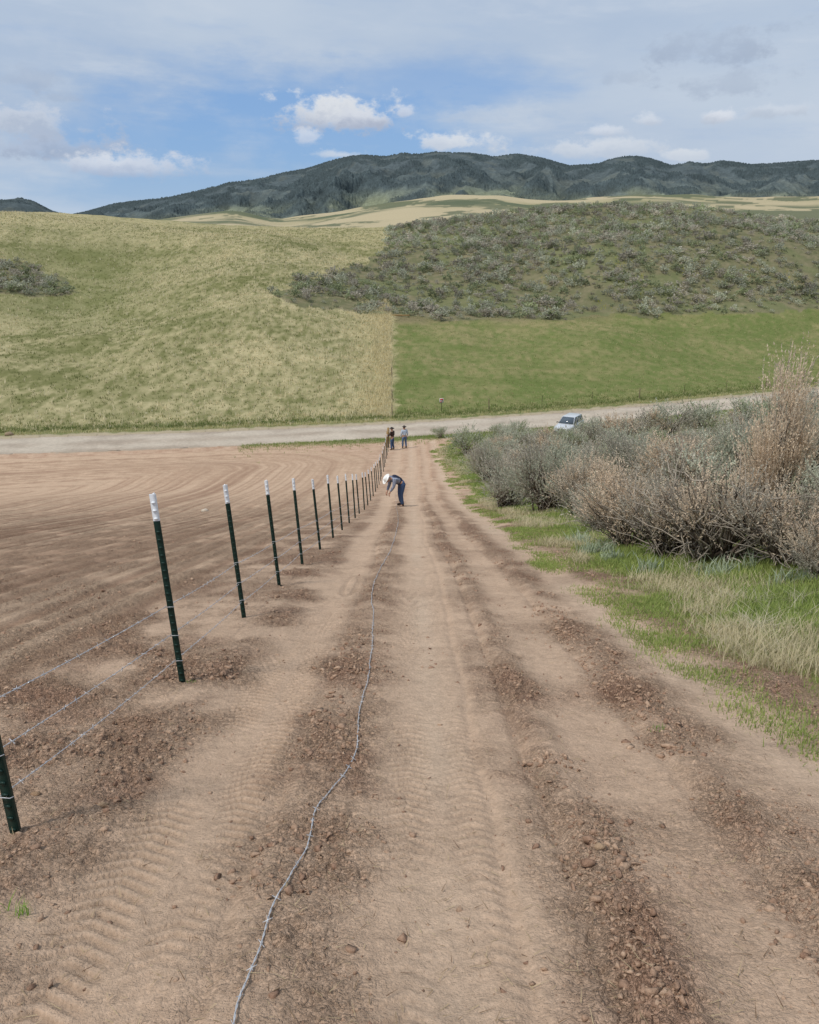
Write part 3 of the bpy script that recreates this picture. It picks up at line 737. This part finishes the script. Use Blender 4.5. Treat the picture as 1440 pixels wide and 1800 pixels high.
tp=tpost(-.2,1.15,False).mesh('field_fence_post');tp.materials.append(M_steel)
for q,x in enumerate(np.arange(8,66,5.6)):
    y=float(far_l(x))+3.0
    put('field_fence_post',wg if q%3==0 else tp,float(x),y,'thin weathered fence post beside gravel road','fence post','fence posts beside the gravel road',(rng.normal(0,.03),rng.normal(0,.03),0))
lg=p2w(703,556);acc=Acc();V,Fq=tube(np.array([[-1.3,0,0],[-.5,0,.02],[.6,.02,0],[1.4,0,.02]]),[.09,.1,.09,.07],8);acc.add(V,Fq);lm=acc.mesh('log',True);lm.materials.append(M_wood)
o=put('log',lm,lg[0],lg[1],'pale tan log lying at the sagebrush edge','log');o.location.z+=.12
sg=p2w(776,723)
e=bpy.data.objects.new('road_sign',None);COL.objects.link(e);e.location=(sg[0],sg[1],float(H0(sg[0],sg[1])));e['label']='small red and white sign on a thin steel post';e['category']='sign';e.rotation_euler=(0,0,.1)
acc=Acc();acc.add(*box(-.025,.025,-.02,.02,-.2,1.3));m_=acc.mesh('sign_post');m_.materials.append(M_steel);link('post',m_,parent=e)
acc=Acc();acc.add(*box(-.2,.2,-.035,-.024,.85,1.3));m_=acc.mesh('sign_panel');m_.materials.append(flat_mat('sign_white',(.6,.6,.6),.5));o=link('panel',m_,parent=e)
acc=Acc();acc.add(*box(-.15,.15,-.041,-.037,1.1,1.26));acc.add(*box(-.15,.03,-.041,-.037,.92,1.0));m_=acc.mesh('sign_marking');m_.materials.append(flat_mat('sign_red',(.5,.04,.04),.5));link('marking',m_,parent=e)
def rock(px,size,c,label):
    g=np.random.default_rng(int(px[0]+px[1]))
    V=ICV*(1+.2*g.standard_normal((12,1)))*np.array([1.3,1,.6])*size
    m_=mkmesh('rock',V,ICF,np.broadcast_to(np.asarray(c),(12,3)),False);m_.materials.append(M_clod)
    P=p2w(*px);o=bpy.data.objects.new('rock',m_);COL.objects.link(o);o.location=(P[0],P[1],float(H(P[0],P[1]))+size*.2);o['label']=label;o['category']='rock'
rock((361,899),.12,A(215,200,180),'pale flat stone lying in the tilled field')
rock((17,765),.36,A(168,148,124),'brown boulder beside the gravel road')
rock((1052,1508),.02,A(190,160,130),'small tan stone on the track')
rock((180,1418),.022,A(190,160,130),'small tan stone on the track')
rock((62,1395),.022,A(170,140,112),'small brown stone on the track')
# ---------------------------------------------------------------- people
M_skin=flat_mat('skin',(.45,.26,.18),.6)
M_jean=flat_mat('denim',(.05,.085,.17),.9,0,60,.25)
M_jean2=flat_mat('denim_faded',(.09,.14,.24),.9,0,60,.25)
M_boot=flat_mat('boot_leather',(.05,.03,.02),.6)
M_hat=flat_mat('straw_hat_white',(.80,.79,.75),.8,0,40,.06)
M_hatd=flat_mat('felt_hat',(.06,.05,.045),.9)
M_hair=flat_mat('hair',(.04,.025,.015),.8)
M_jack=flat_mat('brown_jacket',(.045,.028,.022),.9,0,30,.25)
M_vest=flat_mat('navy_vest',(.02,.025,.05),.9,0,30,.25)
M_eye=flat_mat('eye',(.03,.02,.02),.3)
def plaid(name,a,b):
    m,nt,bs=newmat(name);tc=nt.nodes.new('ShaderNodeTexCoord');vals=[]
    for ax in ('X','Z'):
        wv=nt.nodes.new('ShaderNodeTexWave');wv.bands_direction=ax;wv.inputs['Scale'].default_value=6;nt.links.new(tc.outputs['Object'],wv.inputs['Vector']);vals.append(wv.outputs['Fac'])
    f=math_(nt,'MULTIPLY',math_(nt,'ADD',vals[0],vals[1]),.5)
    mx=nt.nodes.new('ShaderNodeMix');mx.data_type='RGBA';mx.inputs[6].default_value=(*a,1);mx.inputs[7].default_value=(*b,1);nt.links.new(f,mx.inputs[0]);nt.links.new(mx.outputs[2],bs.inputs['Base Color']);setv(bs,'Roughness',.9)
    return m
M_plaid=plaid('blue_plaid',(.25,.33,.45),(.6,.66,.72))
M_plaid2=plaid('dark_plaid',(.05,.07,.14),(.4,.42,.48))
def skin(name,chains,mat,parent,sub=2):
    P=[];E=[];R=[];roots=[];idx={}
    for ch in chains:
        prev=None
        for key,p,r in ch:
            if key is not None and key in idx: i=idx[key]
            else:
                i=len(P);P.append(tuple(p));R.append(r)
                if key is not None:idx[key]=i
                if prev is None: roots.append(i)
            if prev is not None:E.append((prev,i))
            prev=i
    me=bpy.data.meshes.new(name);me.from_pydata(P,E,[]);me.materials.append(mat)
    o=bpy.data.objects.new(name,me);COL.objects.link(o)
    o.modifiers.new('Skin','SKIN').use_smooth_shade=True
    lay=me.skin_vertices[0].data
    for i,r in enumerate(R):
        lay[i].radius=(r,r)
    for i in roots: lay[i].use_root=True
    s_=o.modifiers.new('Sub','SUBSURF');s_.levels=sub;s_.render_levels=sub
    if parent:o.parent=parent
    return o
def lp(a,b,t): return tuple(np.asarray(a)*(1-t)+np.asarray(b)*t)
def person(J,label,loc,yaw,shirt,jeans,hat,cat='person',vest=None):
    pel,chest,neck,head=J['pel'],J['chest'],J['neck'],J['head']
    waist=lp(pel,chest,.45)
    ch=[[('pel',pel,.13),('waist',waist,.12),('chest',chest,.15),('neck',neck,.06),('hd0',lp(neck,head,.5),.075),('head',head,.098),('crown',lp(neck,head,1.45),.07)]]
    hf=np.asarray(J['face'])
    hd=np.asarray(head)
    ch.append([('head',head,.098),(None,tuple(hd+hf*.105-np.array([0,0,.02])),.018)])
    for s_,sg in (('L',1),('R',-1)):
        sh,el,wr=J['sh'+s_],J['el'+s_],J['wr'+s_]
        ch.append([('chest',chest,.15),('sh'+s_,sh,.07),('el'+s_,el,.047),('wr'+s_,wr,.03)])
        hv=norm(np.asarray(J['hand'+s_],float));pm=np.asarray(wr)+hv*.07
        ch.append([('wr'+s_,wr,.03),('pm'+s_,tuple(pm),.038)])
        lat=norm(np.cross(hv,[0.3,.2,1.]));dn=norm(np.cross(lat,hv))
        for k in range(4):
            o_=(k-1.5)*.021;b0=pm+lat*o_;ln=[.06,.075,.07,.055][k]
            ch.append([(None,tuple(b0),.010),(None,tuple(b0+hv*.045),.010),(None,tuple(b0+hv*(.045+ln*.5)-dn*.012),.009),(None,tuple(b0+hv*(.045+ln*.8)-dn*.035),.008)])
        ch.append([(None,tuple(pm-hv*.03+lat*.02),.011),(None,tuple(pm+lat*.05),.010),(None,tuple(pm+hv*.03+lat*.06),.008)])
        hip,kn,an=J['hip'+s_],J['kn'+s_],J['an'+s_]
        ch.append([('pel',pel,.13),('hip'+s_,hip,.095),('kn'+s_,kn,.06),('an'+s_,an,.042),(None,tuple(np.asarray(an)+np.array([.14,0,-.045])),.035)])
        ch.append([('head',head,.098),(None,tuple(hd+norm(np.cross(hf,[0,0.0,1.])+1e-6)*sg*.095),.018)])
    b=skin('person',ch,M_skin,None)
    b.location=loc;b.rotation_euler=(0,0,yaw);b['label']=label;b['category']=cat;b['group']='fence building crew'
    g=.022
    skin('jeans',[[('pel',pel,.13+g+.01),('w',lp(pel,chest,.2),.13+g)]]+[[('pel',pel,.15),('hip'+s_,J['hip'+s_],.095+g),('kn'+s_,J['kn'+s_],.06+g),(None,lp(J['kn'+s_],J['an'+s_],.95),.05+g)] for s_ in 'LR'],jeans,b)
    skin('shirt',[[('p',lp(pel,chest,.08),.155),('w',waist,.148),('c',chest,.178),(None,lp(chest,neck,.8),.085)]]+[[('c',chest,.178),('s'+s_,J['sh'+s_],.092),('e'+s_,J['el'+s_],.062),(None,lp(J['el'+s_],J['wr'+s_],.93),.045)] for s_ in 'LR'],shirt,b)
    if vest: skin('vest',[[('p',lp(pel,chest,.1),.165),('w',waist,.16),('c',chest,.19),(None,lp(chest,neck,.6),.10)]],vest,b)
    for s_ in 'LR':
        an=np.asarray(J['an'+s_]);skin('boot',[[(None,tuple(an+np.array([0,0,.12])),.058),(None,tuple(an+np.array([-.01,0,-.03])),.055),(None,tuple(an+np.array([.1,0,-.04])),.048),(None,tuple(an+np.array([.18,0,-.045])),.036)]],M_boot,b)
    skin('hair',[[(None,tuple(hd-hf*.03+np.array([0,0,.0])),.104),(None,tuple(hd-hf*.03+np.asarray(J['up'])*.07),.088)]],M_hair,b)
    lt=norm(np.cross(hf,J['up']))
    for q in (-1,1):
        acc=Acc();acc.add(ICV*.012+hd+hf*.094+lt*.033*q+np.asarray(J['up'])*.005,ICF)
        m_=acc.mesh('eye');m_.materials.append(M_eye);link('eye',m_,parent=b)
    up=norm(np.asarray(J['up'],float));fw=norm(hf-up*np.dot(hf,up));sd=np.cross(up,fw)
    pr=[(.0,.175),(.045,.18),(.075,.165),(.088,.12),(.098,.055),(.104,.05),(.14,.052),(.185,.075),(.19,.07),(.14,.045),(.104,.038)]
    k=20;V=[]
    for r_,z_ in pr:
        for a in np.arange(k)*2*np.pi/k:
            lift=.03*abs(math.sin(a))**2*(r_>.12)
            V.append(hd+up*(z_+lift)+fw*math.cos(a)*r_*1.12+sd*math.sin(a)*r_)
    V=np.array(V);n=len(pr);i=np.arange(n-1)[:,None];j=np.arange(k)[None,:]
    Fq=np.stack([i*k+j,i*k+(j+1)%k,(i+1)*k+(j+1)%k,(i+1)*k+j],-1).reshape(-1,4)
    m_=mkmesh('hat',V,Fq,None,True);m_.materials.append(hat);link('hat',m_,parent=b)
    return b
bend=dict(pel=(-.05,0,.93),chest=(.30,0,1.14),neck=(.43,0,1.16),head=(.54,0,1.11),face=norm(np.array([.5,0,-.85])),up=norm(np.array([.85,0,.5])),
 shL=(.33,.19,1.12),elL=(.40,.22,.86),wrL=(.50,.12,.66),handL=(.3,-.1,-1),
 shR=(.33,-.19,1.12),elR=(.38,-.22,.84),wrR=(.52,-.10,.64),handR=(.3,.1,-1),
 hipL=(-.04,.10,.88),knL=(.06,.13,.48),anL=(.0,.15,.085),hipR=(-.04,-.10,.88),knR=(.0,-.13,.48),anR=(-.08,-.16,.085))
P=p2w(705,890)
person(bend,'person in white cowboy hat, plaid shirt and jeans bending over wire',(P[0],P[1],float(H(P[0],P[1]))),math.radians(205),M_plaid2,M_jean,M_hat,vest=M_vest)
st1=dict(pel=(0,0,.95),chest=(.02,0,1.36),neck=(.03,0,1.50),head=(.05,0,1.63),face=np.array([1.,0,0]),up=np.array([0,0,1.]),
 shL=(.0,.19,1.42),elL=(.1,.30,1.18),wrL=(.34,.26,1.15),handL=(1,-.1,0),
 shR=(.0,-.19,1.42),elR=(.02,-.27,1.15),wrR=(.2,-.22,.98),handR=(.8,.2,-.4),
 hipL=(0,.10,.9),knL=(.03,.13,.5),anL=(-.02,.16,.085),hipR=(0,-.10,.9),knR=(.03,-.12,.5),anR=(-.04,-.14,.085))
P=p2w(690,791)
person(st1,'person in dark brown jacket and jeans working at fence',(P[0],P[1],float(H(P[0],P[1]))),math.radians(150),M_jack,M_jean,M_hatd)
st2=dict(st1);st2.update(elL=(-.02,.27,1.14),wrL=(.12,.22,.92),handL=(.3,0,-1),elR=(-.05,-.26,1.14),wrR=(.08,-.24,.90),handR=(.2,0,-1),anL=(.02,.13,.085))
P=p2w(711,788)
person(st2,'person in light blue plaid shirt and jeans standing on track',(P[0],P[1],float(H(P[0],P[1]))),math.radians(110),M_plaid,M_jean2,M_hatd)
# ---------------------------------------------------------------- car (white SUV), front = +x
M_car=flat_mat('white_car_paint',(.54,.56,.58),.3,0,5,.03,.4)
M_glass=flat_mat('car_glass',(.07,.09,.11),.08,0,5,.05,.6)
M_tyre=flat_mat('tyre_rubber',(.02,.02,.02),.85)
M_rim=flat_mat('wheel_rim',(.5,.5,.52),.3,.8)
M_light=flat_mat('headlight_glass',(.75,.78,.8),.1,0,5,.03,.8)
M_black=flat_mat('black_plastic',(.02,.02,.022),.6)
car=bpy.data.objects.new('parked_car',None);COL.objects.link(car);car.location=(13.95,70.6,float(H0(13.95,70.6)))
car['label']='white SUV parked near the gravel road behind sagebrush';car['category']='car'
car.rotation_euler=(0,0,math.radians(240));car.scale=(.84,.84,.84)
def loft(secs,k=20,ex=.35):
    a=np.arange(k)*2*np.pi/k;V=[]
    for x,hw,z0,z1 in secs:
        cs,sn=np.cos(a),np.sin(a)
        V.append(np.stack([np.full(k,x),hw*np.sign(cs)*np.abs(cs)**ex,(z0+z1)/2+(z1-z0)/2*np.sign(sn)*np.abs(sn)**ex],-1))
    V=np.concatenate(V);n=len(secs);i=np.arange(n-1)[:,None];j=np.arange(k)[None,:]
    Fq=np.stack([i*k+j,i*k+(j+1)%k,(i+1)*k+(j+1)%k,(i+1)*k+j],-1).reshape(-1,4);return V,Fq
acc=Acc();acc.add(*loft([(-2.36,.3,.6,.8),(-2.34,.80,.42,.98),(-2.2,.9,.34,1.05),(-1,.93,.3,1.08),(.8,.93,.3,1.06),(1.5,.92,.32,1.0),(2.05,.88,.34,.93),(2.28,.80,.38,.84),(2.32,.4,.5,.7)]))
gv=np.array([[-2.15,-.84,1.0],[1.0,-.84,1.0],[1.0,.84,1.0],[-2.15,.84,1.0],[-1.9,-.67,1.68],[.25,-.67,1.68],[.25,.67,1.68],[-1.9,.67,1.68]])
acc.add(gv,np.array([[0,3,2,1],[4,5,6,7],[0,1,5,4],[1,2,6,5],[2,3,7,6],[3,0,4,7]]))
m_=acc.mesh('car_body',True);m_.materials.append(M_car);o=link('body',m_,parent=car)
bv=o.modifiers.new('b','BEVEL');bv.width=.03;bv.segments=2
def panel(name,quad,mat,off=.006,shr=.08):
    q=np.array(quad,float);c=q.mean(0);n_=norm(np.cross(q[1]-q[0],q[3]-q[0]))
    if np.dot(n_,c-np.array([-.5,0,1.3]))<0:n_=-n_
    q=c+(q-c)*(1-shr)+n_*off
    m_=mkmesh(name,np.concatenate([q,q-n_*.004]),np.array([[0,1,2,3],[7,6,5,4],[0,4,5,1],[1,5,6,2],[2,6,7,3],[3,7,4,0]]));m_.materials.append(mat);return link(name,m_,parent=car)
panel('windshield',[gv[1]+[0,0,.06],gv[2]+[0,0,.06],gv[6],gv[5]],M_glass)
panel('rear_window',[gv[0]+[0,0,.1],gv[3]+[0,0,.1],gv[7],gv[4]],M_glass)
for sgn,(a,b,c,d) in ((1,(0,1,5,4)),(-1,(3,2,6,7))):
    lo=lambda t:gv[a]*(1-t)+gv[b]*t+np.array([0,0,.08]);hi=lambda t:gv[d]*(1-t)+gv[c]*t
    for t0,t1 in ((.04,.34),(.36,.66),(.68,.97)):
        panel('side_window',[lo(t0),lo(t1),hi(t1),hi(t0)],M_glass)
for y in (-.62,.62):
    acc=Acc();acc.add(*loft([(2.2,.17,.66,.82),(2.27,.17,.66,.82),(2.30,.13,.69,.79),(2.302,.01,.73,.75)],12,.6));acc.V[0][:,1]+=y
    m_=acc.mesh('headlight',True);m_.materials.append(M_light);link('headlight',m_,parent=car)
acc=Acc();acc.add(*box(2.27,2.325,-.38,.38,.62,.78));m_=acc.mesh('grille');m_.materials.append(M_black);link('grille',m_,parent=car)
acc=Acc();acc.add(*loft([(2.2,.85,.36,.54),(2.34,.78,.38,.54),(2.37,.6,.40,.52),(2.375,.1,.45,.48)],16,.4));m_=acc.mesh('bumper',True);m_.materials.append(M_black);link('bumper',m_,parent=car)
for y in (-.98,.98):
    acc=Acc();acc.add(*loft([(.72,.10,1.04,1.16),(.78,.12,1.02,1.18),(.86,.08,1.05,1.14)],12,.6));acc.V[0][:,1]+=y
    m_=acc.mesh('mirror',True);m_.materials.append(M_black);link('mirror',m_,parent=car)
def lathe(pr,k=24):
    a=np.arange(k)*2*np.pi/k;V=np.concatenate([np.stack([r*np.cos(a),np.full(k,y),r*np.sin(a)],-1) for r,y in pr]);n=len(pr)
    i=np.arange(n-1)[:,None];j=np.arange(k)[None,:]
    return V,np.stack([i*k+j,i*k+(j+1)%k,(i+1)*k+(j+1)%k,(i+1)*k+j],-1).reshape(-1,4)
for x in (-1.45,1.45):
    for sg_ in (-1,1):
        w_=bpy.data.objects.new('wheel',None);COL.objects.link(w_);w_.parent=car;w_.location=(x,sg_*.84,.35)
        acc=Acc();acc.add(*lathe([(.22,-.11),(.33,-.11),(.36,-.08),(.36,.08),(.33,.11),(.22,.11)]));m_=acc.mesh('tyre',True);m_.materials.append(M_tyre);link('tyre',m_,parent=w_)
        acc=Acc();acc.add(*lathe([(.22,-.09),(.22,.09),(.20,.10),(.12,.07),(.03,.11),(.001,.11)]));acc.add(*lathe([(.20,-.10),(.12,-.07),(.03,-.11),(.001,-.11)]));m_=acc.mesh('rim',True);m_.materials.append(M_rim);link('rim',m_,parent=w_)
# ---------------------------------------------------------------- world
w=bpy.data.worlds.new('World');scene.world=w;w.use_nodes=True;nt=w.node_tree
bg=nt.nodes['Background']
SUN_EL=math.radians(58);SUN_AZ=math.radians(-125)
sky=nt.nodes.new('ShaderNodeTexSky');sky.sky_type='NISHITA';sky.sun_disc=False;sky.sun_elevation=SUN_EL;sky.sun_rotation=SUN_AZ
sky.air_density=1.0;sky.dust_density=.6
def m(op,*a): return math_(nt,op,*a)
tc=nt.nodes.new('ShaderNodeTexCoord');sp=nt.nodes.new('ShaderNodeSeparateXYZ');nt.links.new(tc.outputs['Generated'],sp.inputs[0])
az=m('ARCTAN2',sp.outputs[0],sp.outputs[1]);el=m('ARCSINE',sp.outputs[2])
def comb(x,y,z=0.):
    c=nt.nodes.new('ShaderNodeCombineXYZ')
    for i,v in enumerate((x,y,z)):
        if isinstance(v,(int,float)):c.inputs[i].default_value=v
        else:nt.links.new(v,c.inputs[i])
    return c.outputs[0]
def cmix(f,a,b):
    n=nt.nodes.new('ShaderNodeMix');n.data_type='RGBA'
    if isinstance(f,(int,float)):n.inputs[0].default_value=f
    else:nt.links.new(f,n.inputs[0])
    for i,v in ((6,a),(7,b)):
        if isinstance(v,tuple):n.inputs[i].default_value=(*v,1)
        else:nt.links.new(v,n.inputs[i])
    return n.outputs[2]
def sstep(x,a,b):
    n=nt.nodes.new('ShaderNodeMapRange');n.interpolation_type='SMOOTHSTEP';nt.links.new(x,n.inputs[0]);n.inputs[1].default_value=a;n.inputs[2].default_value=b
    return n.outputs[0]
S=lambda r,g,b:tuple(float(v) for v in lin((r,g,b)))
pv=comb(az,m('MULTIPLY',el,1.5))
n_f=m('SUBTRACT',noise(nt,24,8,.66,pv),.5)
n_m=m('SUBTRACT',noise(nt,8,6,.6,comb(az,m('MULTIPLY',el,2.2),.3)),.5)
n_l=m('SUBTRACT',noise(nt,3.2,5,.5,comb(az,m('MULTIPLY',el,3.0),2.3)),.5)
n_w=m('SUBTRACT',noise(nt,6,7,.62,comb(m('ADD',az,m('MULTIPLY',el,1.2)),m('MULTIPLY',el,5.5),5.1)),.5)
def ell(u,v,hu,hv):
    a0,e0=az_el(u,v);dx=m('DIVIDE',m('SUBTRACT',az,a0),hu/F*.97);dz=m('DIVIDE',m('SUBTRACT',el,e0),hv/F*.97)
    return dx,dz
def rad_(dx,dz): return m('SQRT',m('ADD',m('MULTIPLY',dx,dx),m('MULTIPLY',dz,dz)))
sk=nt.nodes.new('ShaderNodeVectorMath');sk.operation='MULTIPLY';nt.links.new(sky.outputs[0],sk.inputs[0]);sk.inputs[1].default_value=(.085,.10,.115)
blue=cmix(.6,sk.outputs[0],S(120,164,222))
veil=cmix(sstep(n_l,-.22,.25),S(172,190,214),S(192,205,221))
veil=cmix(m('MULTIPLY',sstep(n_m,.0,.3),.35),veil,S(208,216,227))
veil=cmix(m('MULTIPLY',sstep(n_w,.02,.3),.5),veil,S(206,215,227))
veil=cmix(m('MULTIPLY',sstep(n_w,-.03,-.28),.45),veil,S(160,184,217))
low=sstep(el,.16,.0)
veil=cmix(m('MULTIPLY',low,.35),veil,S(196,208,222))
g=None
for (u,v,hu,hv,kk) in ((540,225,400,105,1.1),(300,260,240,70,.9),(740,155,270,50,.75),(300,330,330,55,.9)):
    dx,dz=ell(u,v,hu,hv);r=m('ADD',rad_(dx,dz),m('ADD',m('MULTIPLY',n_m,1.6),m('ADD',m('MULTIPLY',n_l,1.0),m('MULTIPLY',n_w,.9))))
    k_=m('MULTIPLY',sstep(r,1.25,.15),kk)
    g=k_ if g is None else m('MAXIMUM',g,k_)
g=m('MINIMUM',g,1.0)
col=cmix(m('MULTIPLY',g,.88),veil,blue)
hz=sstep(el,.075,.0)
col=cmix(m('MULTIPLY',hz,.4),col,S(186,206,230))
W=(.74,.77,.81)
puffs=[(40,222,120,34,.75,S(205,212,224),S(160,174,196)),(70,262,160,28,.75,S(180,192,212),S(152,166,190)),
(590,205,105,38,1.,W,S(172,183,203)),(640,212,60,20,.8,S(218,223,232),S(170,180,200)),(225,294,115,26,.85,S(215,221,232),S(170,185,209)),(180,290,60,18,.7,S(215,222,233),S(178,191,213)),
(540,243,26,17,.75,S(215,222,234),S(188,201,222)),(713,198,20,13,.75,S(215,222,234),S(188,198,216)),(800,250,75,20,.85,W,S(200,208,220)),
(1050,264,110,20,.6,W,S(194,203,216)),(1062,232,45,12,.6,S(228,232,239),S(190,198,212)),(1270,207,34,14,.8,S(226,230,238),S(185,193,207)),(1140,212,34,12,.6,S(222,227,235),S(190,198,212)),(1370,195,50,14,.5,S(218,224,233),S(180,190,205)),
(1235,95,100,34,.5,S(168,182,203),S(150,164,187)),(1300,150,90,26,.4,S(170,183,203),S(152,166,189)),(1385,45,36,15,.45,S(168,182,203),S(152,166,188)),(1100,140,50,16,.35,S(170,184,204),S(158,172,194)),
(60,140,60,22,.35,S(170,184,205),S(158,172,195)),(115,172,40,14,.35,S(168,182,203),S(156,170,192)),(875,205,100,22,.4,S(200,210,223),S(186,197,212)),(1205,275,40,11,.6,W,S(205,212,222)),(600,272,50,10,.6,W,S(205,212,222))]
for (u,v,hu,hv,op,ct,cb) in puffs:
    dx,dz=ell(u,v,hu,hv)
    dzz=m('MAXIMUM',dz,m('MULTIPLY',dz,-1.5))
    r=m('ADD',rad_(dx,dzz),m('MULTIPLY',n_f,3.8))
    mk=m('MULTIPLY',sstep(r,1.08,.3),op)
    sh=sstep(m('ADD',dz,m('MULTIPLY',n_f,3.)),-.8,.7)
    col=cmix(mk,col,cmix(sh,cb,ct))
nt.links.new(col,bg.inputs[0]);bg.inputs[1].default_value=1.0
try:
    w.cycles.sampling_method='MANUAL';w.cycles.sample_map_resolution=512
except Exception as ex: print(ex)
sl=bpy.data.lights.new('sun','SUN');sl.energy=2.75;sl.angle=math.radians(9);sl.color=(1,.96,.90)
so_=bpy.data.objects.new('sun',sl);COL.objects.link(so_)
from mathutils import Vector
sd=Vector((math.sin(SUN_AZ)*math.cos(SUN_EL),math.cos(SUN_AZ)*math.cos(SUN_EL),math.sin(SUN_EL)))
so_.rotation_euler=(-sd).to_track_quat('-Z','Y').to_euler()
cd=bpy.data.cameras.new('camera');co=bpy.data.objects.new('camera',cd);COL.objects.link(co);scene.camera=co
cd.sensor_fit='HORIZONTAL';cd.sensor_width=36;cd.lens=36*F/1440;cd.clip_start=.05;cd.clip_end=30000
co.location=(0,0,0);co.rotation_euler=(math.pi/2-TH,0,0)
scene.view_settings.view_transform='Standard';scene.view_settings.look='None';scene.view_settings.exposure=0
